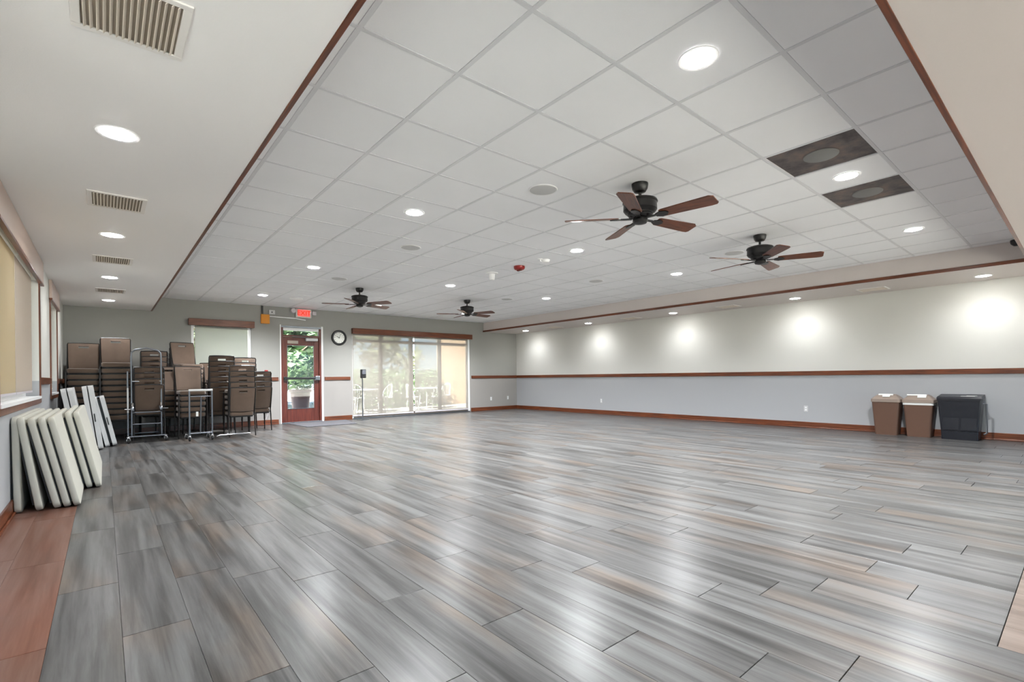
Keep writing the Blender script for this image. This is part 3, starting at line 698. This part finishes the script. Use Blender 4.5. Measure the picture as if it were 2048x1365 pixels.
iron_me = MB().cbox((.07, -.018, -.012), (.17, .018, -.003), .003).prism([(.15, -.02), (.20, -.042), (.245, -.03), (.262, 0), (.245, .03), (.20, .042), (.15, .02)], -.013, -.005, Matrix.Rotation(R(-13), 4, 'X')).mesh('blade_iron', M_BRONZE)
for (x, y, a0, l) in ((3.63, 2.545, -11, 'black ceiling fan with brown blades nearest the window side'), (6.112, 2.575, 8, 'black ceiling fan with brown blades nearest the long wall'),
                      (3.671, 8.776, 13, 'small-looking far ceiling fan above the red door side'), (6.093, 8.76, 6, 'far ceiling fan in front of the sliding glass door')):
    o = thing('ceiling_fan', l, 'fan', (x, y, ZC), (0, 0, R(a0)), 'five-blade ceiling fans')
    link('canopy', fan_parts['canopy'][0], o); link('downrod', fan_parts['downrod'][0], o)
    link('motor_housing', fan_parts['motor'][0], o); link('switch_housing', fan_parts['switch'][0], o)
    for k in range(5):
        b = link('blade', blade_me, o, (0, 0, BZ), (0, 0, R(72*k)))
        link('blade_iron', iron_me, b)

# ------------------------------------------------------------------ stacking chairs
def chair_meshes():
    m = {}
    # seat pad (rounded) ; local: front is -y
    sb = MB()
    poly = rrect(.40, .41, .05, 5)
    n = len(poly)
    lay = [(.97, .380), (1.0, .392), (1.0, .435), (.975, .447), (.90, .453)]
    vs = []; fs = []
    for sc, z in lay: vs += [(x*sc, y*sc, z) for x, y in poly]
    for i in range(len(lay)-1):
        for k in range(n): fs.append((i*n+k, i*n+(k+1) % n, (i+1)*n+(k+1) % n, (i+1)*n+k))
    fs.append(tuple(range(n-1, -1, -1))); fs.append(tuple((len(lay)-1)*n+k for k in range(n)))
    m['seat'] = sb.add(vs, fs).mesh('seat', M_FABRIC, True)
    m['seat_pan'] = MB().cbox((-.188, -.19, .352), (.188, .19, .384), .012).mesh('seat_pan', M_RUBBER)
    # backrest with a handle slot, curved, tilted
    NX, NZ, w, h, th = 12, 12, .40, .43, .03
    def P(i, j, side):
        u = i/NX*2-1; v = j/NZ
        x = u*w/2*(1-.05*(1-v)*(1 if v < .3 else .6)) ; z = v*h
        if j == NZ: z += .012*(1-u*u)
        y = .028*(1-u*u)-.014 + (th if side else 0)
        e = .006 if (i in (0, NX) or j in (0, NZ)) else 0
        y += e if not side else -e
        return (x, y, z)
    hole = {(i, j) for i in range(4, 8) for j in (10,)}
    vs = []; idx = {}
    for s_ in (0, 1):
        for i in range(NX+1):
            for j in range(NZ+1): idx[(i, j, s_)] = len(vs); vs.append(P(i, j, s_))
    fs = []
    for i in range(NX):
        for j in range(NZ):
            if (i, j) in hole: continue
            fs.append((idx[i, j, 0], idx[i+1, j, 0], idx[i+1, j+1, 0], idx[i, j+1, 0])); fs.append((idx[i, j, 1], idx[i, j+1, 1], idx[i+1, j+1, 1], idx[i+1, j, 1]))
            for (a, b), (di, dj) in ((((i, j), (i+1, j)), (0, -1)), (((i+1, j), (i+1, j+1)), (1, 0)), (((i+1, j+1), (i, j+1)), (0, 1)), (((i, j+1), (i, j)), (-1, 0))):
                q = (i+di, j+dj)
                if q in hole or not (0 <= q[0] < NX and 0 <= q[1] < NZ):
                    fs.append((idx[a[0], a[1], 0], idx[a[0], a[1], 1], idx[b[0], b[1], 1], idx[b[0], b[1], 0]))
    TILT = R(-13)
    BM = TR(0, .195, .465) @ Matrix.Rotation(TILT, 4, 'X')
    m['backrest'] = MB().add(vs, fs, BM).mesh('backrest', M_FABRIC, True)
    # frame: back hoop edge + seat rails
    hp = []
    for z in (0, .15, .3, .415): hp.append((-.208, .016, z))
    for k in range(0, 9):
        u = -1+2*k/8
        hp.append((u*.198, .028*(1-u*u)-.0+.002, .44+.012*(1-u*u)))
    for z in (.415, .3, .15, 0): hp.append((.208, .016, z))
    m['back_frame'] = MB().tube([tuple(BM @ Vector(p)) for p in hp], .0095, 8).mesh('back_frame', M_CHAIRF, True)
    m['seat_frame'] = MB().tube([(-.205, -.17, .388), (.205, -.17, .388), (.205, .18, .388), (-.205, .18, .388)], .010, 8, closed=True).mesh('seat_frame', M_CHAIRF, True)
    legs = []
    for sx in (-1, 1):
        legs.append(MB().tube([(sx*.213, -.165, .40), (sx*.213, -.172, .38), (sx*.216, -.205, 0)], .0105, 8).mesh('leg', M_CHAIRF, True))
        legs.append(MB().tube([tuple(BM @ Vector((sx*.208, .016, .02))), (sx*.210, .185, .40), (sx*.213, .205, .2), (sx*.216, .235, 0)], .0105, 8).mesh('leg', M_CHAIRF, True))
    m['legs'] = legs
    m['glide'] = MB().lathe([(.013, 0), (.013, .014), (.011, .02)], 10).mesh('glide', M_CHROME, True)
    return m
CM = chair_meshes()
def stack(n, x, y, face, desc, pitch=.1, z0=0, shift=.012):
    """n chairs, face = direction the sitter looks, degrees from -Y turning towards +X"""
    rz = R(face)
    for k in range(n):
        dx, dy = math.sin(rz)*shift*k, -math.cos(rz)*shift*k
        if n == 1: l = 'brown upholstered chair ' + desc
        elif k == n-1: l = 'topmost brown chair of ' + desc
        else: l = '%s brown chair%s in %s' % (ORD[k], ' from the floor' if k else '', desc)
        o = thing('stacking_chair', l, 'chair', (x+dx, y+dy, z0+pitch*k), (0, 0, rz), 'chairs of ' + desc)
        link('seat', CM['seat'], o); link('seat_pan', CM['seat_pan'], o); link('backrest', CM['backrest'], o); link('back_frame', CM['back_frame'], o); link('seat_frame', CM['seat_frame'], o)
        for lm in CM['legs']: link('leg', lm, o)
stack(9, -.262, 10.95, 0, 'the stack against the window wall')
stack(10, .165, 10.90, 0, 'the stack beside the chrome cart')
stack(7, -.30, 11.70, 0, 'the added corner stack behind the others')  # hidden stack added to darken the space around the front legs
stack(7, .19, 11.66, 0, 'the added stack between cart and corner')  # likewise added to fill the dark area behind the front legs
stack(4, .60, 10.72, 180, 'the back-facing stack on the chrome cart', z0=.075)
stack(8, .735, 11.62, 180, 'the tall stack behind the chrome cart')
stack(5, .965, 11.05, 4, 'the low stack between the two carts')
stack(10, 1.25, 11.55, 14, 'the tallest stack before the small window', )
stack(5, 1.215, 10.62, 3, 'the low stack behind the bar cart')
stack(6, 1.74, 11.72, 0, 'the stack half hidden beside the tallest one')
stack(7, 1.72, 10.85, 180, 'the stack with the pale handle slot')
stack(5, 1.935, 10.25, 182, 'the front back-facing stack by the floor rail')
stack(7, 2.245, 11.62, 186, 'the stack under the small window edge')
stack(4, 2.40, 11.05, 184, 'the short stack closest to the red door')

# ------------------------------------------------------------------ carts
def caster(parent, x, y, z=0, r=.038, dirx=0):
    c = MB().box((-.004+x, y-.02, z+r), (.004+x, y+.02, z+r+.0)).v
    w = MB().lathe([(0, -.014), (r*.8, -.014), (r, -.009), (r, .009), (r*.8, .014), (0, .014)], 18, TR(x, y, z+r) @ Matrix.Rotation(R(90), 4, 'Y')).build('caster', M_RUBBER, parent, smooth=True)
    MB().tube([(x-.02, y, z+r), (x-.02, y, z+r*1.7), (x, y, z+2*r+.012), (x+.02, y, z+r*1.7), (x+.02, y, z+r)], .007, 6).lathe([(.026, 2*r+.01), (.02, 2*r+.035), (.0, 2*r+.04)], 14, TR(x, y, z)).build('fork', M_CHROME, w, smooth=True)
c1 = thing('chair_cart', 'chrome chair cart with tall handle and casters before the stacked chairs', 'cart', (.56, 10.45, 0))
X0, X1, Y0, Y1 = -.255, .255, -.17, .50
for a, b in (((X0, Y0), (X1, Y0)), ((X0, Y1), (X1, Y1)), ((X0, Y0), (X0, Y1)), ((X1, Y0), (X1, Y1))):
    MB().tube([(*a, .105 if a[1] == b[1] else .1), (*b, .105 if a[1] == b[1] else .1)], .013, 10).build('base_rail', M_STEEL, c1, smooth=True)
for x, y in ((X0, Y0), (X1, Y0), (X0, Y1), (X1, Y1)): caster(c1, x, y)
hx = .205
MB().tube([(-hx, -.02, .105), (-hx, -.02, 1.45), (-hx+.005, -.02, 1.52), (-hx+.05, -.03, 1.565), (0, -.06, 1.60), (hx-.05, -.03, 1.565), (hx-.005, -.02, 1.52), (hx, -.02, 1.45), (hx, -.02, .105)], .014, 10).build('handle_frame', M_STEEL, c1, smooth=True)
for z, m in ((1.03, M_CHROME), (.50, M_STEEL), (.30, M_STEEL)):
    MB().tube([(-hx, -.02, z), (hx, -.02, z)], .013, 10).build('cross_bar', m, c1, smooth=True)
MB().tube([(X0, -.02, .105), (X0, -.02, 1.2)], .013, 10).build('upright', M_STEEL, c1, smooth=True)
MB().cbox((X0-.012, -.045, .50), (X0+.012, -.025, .92), .004).build('guard', M_WHITEPL, c1)
for sx in (-1, 1):
    cs = MB().lathe([(0, -.02), (.05, -.02), (.058, -.01), (.058, .01), (.05, .02), (0, .02)], 22, TR(sx*.195, -.075, .56) @ Matrix.Rotation(R(78), 4, 'Y')).build('hub_caster', M_STEEL, c1, smooth=True)
    MB().tube([(sx*.195, -.03, .64), (sx*.195, -.075, .655), (sx*.195, -.10, .60)], .016, 8).build('hub_fork', M_CHROME, cs, smooth=True)
    MB().tube([(sx*.195, -.05, .56), (sx*.30, -.05, .56)], .012, 8).build('axle', M_CHROME, cs, smooth=True)
c2 = thing('bar_cart', 'low grey bar-framed cart with white top bar before the stacked chairs', 'cart', (1.275, 9.86, 0))
for x in (-.165, .165): MB().tube([(x, 0, .10), (x, 0, .86)], .014, 10).build('upright', M_STEEL, c2, smooth=True)
MB().cbox((-.178, -.02, .85), (.178, .02, .885), .01).build('top_bar', M_WHITEPL, c2)
MB().tube([(-.01, 0, .13), (0, 0, .6), (.005, 0, .76)], .012, 8).build('middle_post', M_STEEL, c2, smooth=True)
MB().tube([(-.165, 0, .13), (.165, 0, .13)], .013, 10).build('bottom_bar', M_STEEL, c2, smooth=True)
MB().tube([(-.165, 0, .76), (.165, 0, .76)], .009, 10).build('cross_bar', M_STEEL, c2, smooth=True)
for x in (-.165, .165):
    MB().tube([(x, 0, .105), (x, .42, .105)], .013, 10).build('base_rail', M_STEEL, c2, smooth=True)
    caster(c2, x, 0, r=.032); caster(c2, x, .42, r=.032)
tg = MB().cbox((-.075, -.024, .42), (-.04, -.018, .50), .002).build('price_tag', M_PAPER, c2)
tag(MB().tube([(1.52, 9.93, .045), (1.56, 9.93, .06), (2.04, 10.0, .06), (2.06, 10.0, .045)], .012, 8).build('floor_rail', M_CHROME, smooth=True), 'thin chrome floor rail in front of the back-facing chair stack', 'rail')

# ------------------------------------------------------------------ folding tables leaning on the window wall
tb_slab = None
def table_meshes(L=1.83, H=.76, th=.046):
    poly = rrect(L, H, .055, 6); n = len(poly)
    lay = [(-.012, 0), (-.003, .004), (0, .012), (0, th-.012), (-.003, th-.004), (-.012, th)]
    vs = []; fs = []
    for ins, z in lay:
        sx, sy = (L/2+ins)/(L/2), (H/2+ins)/(H/2); vs += [(x*sx, y*sy, z) for x, y in poly]
    for i in range(len(lay)-1):
        for k in range(n): fs.append((i*n+k, i*n+(k+1) % n, (i+1)*n+(k+1) % n, (i+1)*n+k))
    fs.append(tuple(range(n-1, -1, -1))); fs.append(tuple((len(lay)-1)*n+k for k in range(n)))
    top = MB().add(vs, fs).mesh('table_top', M_TABLE, True)
    legs = []
    for sx in (-1, 1):
        legs.append(MB().tube([(sx*.78, -.28, -.012), (sx*.10, -.26, -.012), (sx*.10, .26, -.012), (sx*.78, .28, -.012)], .011, 8).mesh('leg_frame', M_STEEL, True))
    rim = MB().box((-.86, -.33, -.016), (.86, .33, .001)).mesh('gap_shade_panel', M_BLACK)  # black panel stands in for the shadow between leaning tables
    return top, legs, rim
TT, TL, TSHADE = table_meshes()
# (x of foot at the wall side, x of top at the wall side, y of near end)
tabs = [(-.553, -.565, 5.42), (-.428, -.536, 5.40), (-.322, -.478, 5.40), (-.262, -.418, 5.40), (-.202, -.360, 5.40), (-.138, -.296, 6.22), (-.072, -.236, 6.22)]
tlabels = ['white folding table flat against the window wall, first of the leaning row', 'second white folding table from the window wall, leaning', 'third white folding table from the window wall, leaning',
           'fourth white folding table from the window wall, leaning', 'fifth white folding table from the window wall, foremost of the near row', 'white folding table leaning farther along, second from outermost', 'outermost white folding table leaning farther along the window wall']
for (xb, xt, yn), l in zip(tabs, tlabels):
    H = .76
    ang = math.asin(max(-.9, min(.9, (xb-xt)/H)))
    # local x -> +Y, local y -> up the lean, local z -> towards room
    e1 = Vector((0, 1, 0)); e2 = Vector((-math.sin(ang), 0, math.cos(ang))); e3 = e1.cross(e2)
    o = thing('folding_table', l, 'table', (0, 0, 0), group='leaning folding tables')
    c_ = Vector((xb+.004, yn+.915, .002)) + e2*(H/2) + Vector((0, 0, 0))
    o.matrix_world = Matrix(((e1.x, e2.x, e3.x, c_.x), (e1.y, e2.y, e3.y, c_.y), (e1.z, e2.z, e3.z, c_.z), (0, 0, 0, 1)))
    link('table_top', TT, o)
    for m in TL: link('leg_frame', m, o)
    link('gap_shade_panel', TSHADE, o)

# fold-in-half tables standing folded behind the leaning row
def half_table(xb, xt, yn, H, depth, gap, label):
    ang = math.asin((xb-xt)/H)
    e1 = Vector((0, 1, 0)); e2 = Vector((-math.sin(ang), 0, math.cos(ang))); e3 = e1.cross(e2)
    o = thing('folded_table', label, 'table', group='tables folded in half')
    c_ = Vector((xb, yn+depth/2, .004+.03*math.sin(ang)))+e2*(H/2)
    o.matrix_world = Matrix(((e1.x, e2.x, e3.x, c_.x), (e1.y, e2.y, e3.y, c_.y), (e1.z, e2.z, e3.z, c_.z), (0, 0, 0, 1)))
    poly = rrect(depth, H, .05, 6)
    t = .055
    for z in (-gap/2-t, gap/2):
        MB().prism(poly, z, z+t).build('leaf', M_WHITEPL, o, smooth=False)
    for sx in (-1, 1):
        MB().cbox((sx*depth*.3-.03, H/2-.012, -gap/2-.01), (sx*depth*.3+.03, H/2+.004, gap/2+.01), .003).build('hinge', M_STEEL, o)
    MB().cbox((-depth/2+.06, -H/2+.05, -gap/2+.001), (depth/2-.06, H/2-.05, gap/2-.001), .002).build('gap_slab', M_BLACK, o)  # black slab filling the gap between the leaves
    MB().tube([(-depth/2+.01, -.06, gap/2+.02), (-depth/2-.02, -.05, gap/2+.02), (-depth/2-.02, .05, gap/2+.02), (-depth/2+.01, .06, gap/2+.02)], .007, 8).build('carry_handle', M_BLACK, o, smooth=True)
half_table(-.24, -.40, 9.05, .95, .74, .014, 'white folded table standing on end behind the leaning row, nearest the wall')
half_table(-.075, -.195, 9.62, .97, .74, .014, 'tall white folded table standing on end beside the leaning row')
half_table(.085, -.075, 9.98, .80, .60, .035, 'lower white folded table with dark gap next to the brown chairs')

# ------------------------------------------------------------------ bins
def taper(mb, w0, d0, w1, d1, z0, z1, r=.03, n=4, M=None):
    p0 = rrect(d0, w0, r, n); p1 = rrect(d1, w1, r, n); k = len(p0)
    return mb.add([(x, y, z0) for x, y in p0]+[(x, y, z1) for x, y in p1], [tuple(range(k-1, -1, -1)), tuple(range(k, 2*k))]+[(i, (i+1) % k, k+(i+1) % k, k+i) for i in range(k)], M)
def brown_bin(y, label, paper):
    o = thing('rubbish_bin', label, 'bin', (10.175, y, 0), (0, 0, 0), 'brown rubbish bins')
    taper(MB(), .30, .25, .38, .31, 0, .565).build('body', M_BINB, o, smooth=True)
    lid = taper(MB(), .405, .335, .40, .33, .55, .60, .035).build('lid', M_BINLID, o, smooth=True)
    taper(MB(), .39, .32, .27, .20, .60, .665, .035).build('lid_dome', M_BINLID, lid, smooth=True)
    taper(MB(), .25, .18, .23, .16, .665, .68, .03).build('swing_flap', M_BINLID, lid, smooth=True)
    for (yc, w, za, zb) in paper:
        # sheet taped over the sloping front of the lid
        MB().add([(-.09, yc-w/2, .683), (-.09, yc+w/2, .683), (-.095-.06*(zb), yc+w/2*(1-za), .678-.058*zb), (-.095-.06*zb, yc-w/2*(1-za), .678-.058*zb),
                  (-.09, yc-w/2, .686), (-.09, yc+w/2, .686), (-.095-.06*(zb), yc+w/2*(1-za), .681-.058*zb), (-.095-.06*zb, yc-w/2*(1-za), .681-.058*zb)],
                 [(0, 1, 2, 3), (7, 6, 5, 4), (0, 4, 5, 1), (1, 5, 6, 2), (2, 6, 7, 3), (3, 7, 4, 0)]).build('paper_note', M_PAPER, lid)
    return o
brown_bin(2.225, 'brown rubbish bin with a taupe lid, farthest from the black bin', [(.0, .2, .0, .25), (-.01, .11, .1, .7)])
b2 = brown_bin(1.80, 'brown rubbish bin with a white liner edge beside the black bin', [(-.05, .11, 0, .75), (.02, .25, 0, .2)])
taper(MB(), .388, .318, .388, .318, .515, .552).build('liner', M_PAPER, b2, smooth=True)
o = thing('black_bin', 'wide black lidded bin at the end of the row by the wall', 'bin', (10.17, 1.305, 0))
taper(MB(), .42, .30, .43, .31, 0, .13, .02).build('base', M_BINK, o, smooth=True)
taper(MB(), .43, .32, .50, .35, .135, .60, .025).build('body', M_BINK, o, smooth=True)
for y0, y1, z0, z1 in ((-.20, -.02, .15, .50), (.0, .19, .15, .50)):
    M = TR(-.172, 0, 0) @ Matrix.Rotation(R(1.6), 4, 'Y')
    MB().cbox((-.004, y0, z0), (.012, y1, z1), .004, M).build('panel', M_BINK, o)
lid = taper(MB(), .52, .37, .52, .37, .60, .635, .02).build('lid', M_BINK, o, smooth=True)
MB().add([(-.185, -.26, .635), (.185, -.26, .635), (.185, .26, .635), (-.185, .26, .635), (-.16, -.25, .665), (.185, -.255, .69), (.185, .255, .69), (-.16, .25, .66)],
         [(0, 3, 2, 1), (4, 5, 6, 7), (0, 1, 5, 4), (1, 2, 6, 5), (2, 3, 7, 6), (3, 0, 4, 7)]).build('lid_top', M_BINK, lid)
for k, (yc, w) in enumerate(((-.10, .16), (-.14, .12))):
    MB().box((-.15+k*.05, yc-w/2, .667+k*.006), (-.13+k*.05, yc+w/2, .672+k*.006), ).build('label_strip', M_PAPER, lid)
MB().tube([(-.10, -.265, .56), (-.10, -.30, .56), (-.10, -.30, .12), (-.10, -.265, .10)], .012, 8).build('side_handle', M_STEEL, o, smooth=True)

# ------------------------------------------------------------------ outdoors
g = MB().box((-40, -40, -.35), (60, YB-WT, -.06)).box((-40, YF+WT, -.35), (60, 60, -.03)).box((-40, YB-WT, -.35), (XL-WT, YF+WT, -.06)).box((XR+WT, YB-WT, -.35), (60, YF+WT, -.06)).build('ground', M_CONC)
struct(g, 'pale concrete patio outside the glass doors', 'ground')
struct(MB().box((10.25, 16.6, -.03), (30, 16.9, 4.2)).build('wall_outside', M_TANWALL), 'tan stucco wall outside the glass door', 'wall')
def tree(x, y, h, r, n, leafm, label, seed, z0=0.0, size=.16, flat=.8):
    rd = random.Random(seed)
    o = thing('garden_tree', label, 'tree', (x, y, -.03), group='garden trees')
    tr = MB().tube([(0, 0, 0), (rd.uniform(-.1, .1), rd.uniform(-.1, .1), h*.4), (rd.uniform(-.2, .2), rd.uniform(-.2, .2), h*.75)], [.12, .09, .04], 10)
    for k in range(5):
        a = rd.uniform(0, 2*PI); z = h*rd.uniform(.3, .6)
        tr.tube([(0, 0, z), (math.cos(a)*r*.4, math.sin(a)*r*.4, z+h*.15), (math.cos(a)*r*.75, math.sin(a)*r*.75, z+h*.25)], [.05, .035, .015], 7)
    tr.build('trunk', M_BARK, o, smooth=True)
    cl = [(Vector((rd.gauss(0, r*.45), rd.gauss(0, r*.45), h*.62+rd.gauss(0, h*.2))), r*rd.uniform(.25, .5)) for _ in range(16)]
    vs = []; fs = []
    for k in range(n):
        c_, rr = rd.choice(cl)
        v = Vector((rd.gauss(0, 1), rd.gauss(0, 1), rd.gauss(0, 1))); v.normalize()
        p = c_+v*rr*(rd.random()**.35)
        p.z = max(p.z, z0)
        a = Vector((rd.gauss(0, 1), rd.gauss(0, 1), rd.gauss(0, .5))).normalized(); b = a.cross(v if abs(a.dot(v)) < .95 else Vector((0, 0, 1))).normalized()
        s_ = size*rd.uniform(.6, 1.3); i = len(vs)
        vs += [tuple(p-a*s_), tuple(p+b*s_*.42), tuple(p+a*s_), tuple(p-b*s_*.42)]; fs.append((i, i+1, i+2, i+3))
    me = bpy.data.meshes.new('crown'); me.from_pydata(vs, [], fs); me.materials.append(leafm)
    link('crown', me, o)
tree(4.6, 17.6, 3.2, 1.5, 3200, M_LEAF, 'bushy green tree seen through the red door', 1, .75)
tree(3.2, 21.0, 4.4, 1.9, 2600, M_LEAFP, 'taller pale tree behind the bushy one outside the red door', 2, 1.0, .2)
tree(6.9, 20.5, 4.6, 2.0, 2600, M_LEAF, 'green tree seen through the sheer shade beside the sanitizer', 3, .9, .2)
tree(9.8, 22.0, 4.8, 1.9, 2200, M_LEAFP, 'pale tree beyond the patio chairs outside the glass door', 4, 1.0, .2)
tree(1.4, 16.5, 3.4, 1.4, 2200, M_LEAFP, 'tree outside the white-shaded window behind the chairs', 5, .5)
o = thing('planter_pot', 'large brown planter pot outside the red door', 'planter', (3.95, 13.35, -.03))
MB().lathe([(.17, 0), (.25, .72), (.28, .73), (.28, .80), (.25, .80), (.23, .7), (.0, .7)], 32).build('pot', M_POT, o, smooth=True)
MB().lathe([(0, .705), (.232, .705)], 24).build('soil', M_SOIL, o)
rd = random.Random(9); vs = []; fs = []
for k in range(260):
    a = rd.uniform(0, 2*PI); r_ = .2*rd.random(); p = Vector((math.cos(a)*r_+.1, math.sin(a)*r_, .72+rd.random()*.16))
    q = Vector((rd.gauss(0, 1), rd.gauss(0, 1), rd.uniform(0, 1))).normalized()*.07; b = q.cross(Vector((0, 0, 1))).normalized()*.025; i = len(vs)
    vs += [tuple(p-q), tuple(p+b), tuple(p+q), tuple(p-b)]; fs.append((i, i+1, i+2, i+3))
me = bpy.data.meshes.new('foliage'); me.from_pydata(vs, [], fs); me.materials.append(M_LEAFP); link('foliage', me, o)
rd = random.Random(21); vs = []; fs = []
for k in range(5200):
    p = Vector((rd.uniform(5.4, 10.1), 16.5+rd.gauss(0, .28), rd.random()**.8*1.25*(1+.12*math.sin(k*.01)))); q = Vector((rd.gauss(0, 1), rd.gauss(0, 1), rd.gauss(0, .6))).normalized()*.09; b = q.cross(Vector((rd.gauss(0, 1), rd.gauss(0, 1), 1))).normalized()*.04; i = len(vs)
    vs += [tuple(p-q), tuple(p+b), tuple(p+q), tuple(p-b)]; fs.append((i, i+1, i+2, i+3))
me = bpy.data.meshes.new('foliage'); me.from_pydata(vs, [], fs); me.materials.append(M_LEAF)
hedge = thing('garden_hedge', 'low green hedge behind the white patio chairs', 'hedge', (0, 0, -.03)); link('foliage', me, hedge)
# patio furniture
def patio_chair(x, y, rz, label):
    o = thing('patio_chair', label, 'chair', (x, y, -.03), (0, 0, R(rz)), 'white patio chairs')
    MB().lathe([(0, .43), (.21, .43), (.225, .44), (.21, .455), (0, .455)], 22).build('seat', M_WHITEPL, o, smooth=True)
    hp = [(.2*math.cos(a), .2*math.sin(a), .45+.42*max(0, math.sin(a))**.6) for a in [PI*k/14 for k in range(15)]]
    MB().tube(hp, .014, 8).build('back_hoop', M_WHITEPL, o, smooth=True)
    for k in (4, 5.5, 7, 8.5, 10):
        a = PI*k/14; MB().tube([(.2*math.cos(a), .2*math.sin(a), .45), (.2*math.cos(a), .2*math.sin(a), .45+.42*math.sin(a)**.6)], .008, 6).build('back_slat', M_WHITEPL, o, smooth=True)
    for a in (45, 135, 225, 315): MB().tube([(.17*math.cos(R(a)), .17*math.sin(R(a)), .44), (.22*math.cos(R(a)), .22*math.sin(R(a)), 0)], .012, 7).build('leg', M_WHITEPL, o, smooth=True)
def patio_table(x, y, label):
    o = thing('patio_table', label, 'table', (x, y, -.03), group='white patio tables')
    MB().lathe([(0, .70), (.44, .70), (.46, .71), (.46, .73), (.44, .74), (0, .74)], 32).build('table_top', M_WHITEPL, o, smooth=True)
    for a in (45, 135, 225, 315): MB().tube([(.3*math.cos(R(a)), .3*math.sin(R(a)), .7), (.36*math.cos(R(a)), .36*math.sin(R(a)), 0)], .016, 7).build('leg', M_WHITEPL, o, smooth=True)
patio_table(6.3, 14.5, 'white round patio table behind the sanitizer stand'); patio_table(8.6, 14.7, 'white round patio table behind the middle of the glass door')
for k, (x, y, rz) in enumerate(((5.6, 14.2, 70), (6.2, 13.75, 180), (7.0, 14.7, -80), (6.3, 15.3, 0), (7.85, 14.5, 80), (8.5, 13.95, 175), (9.35, 14.9, -70))):
    patio_chair(x, y, rz, 'white patio chair outside the glass door, ' + ORD[k].replace('lowest', 'first') + ' counting from the red door')
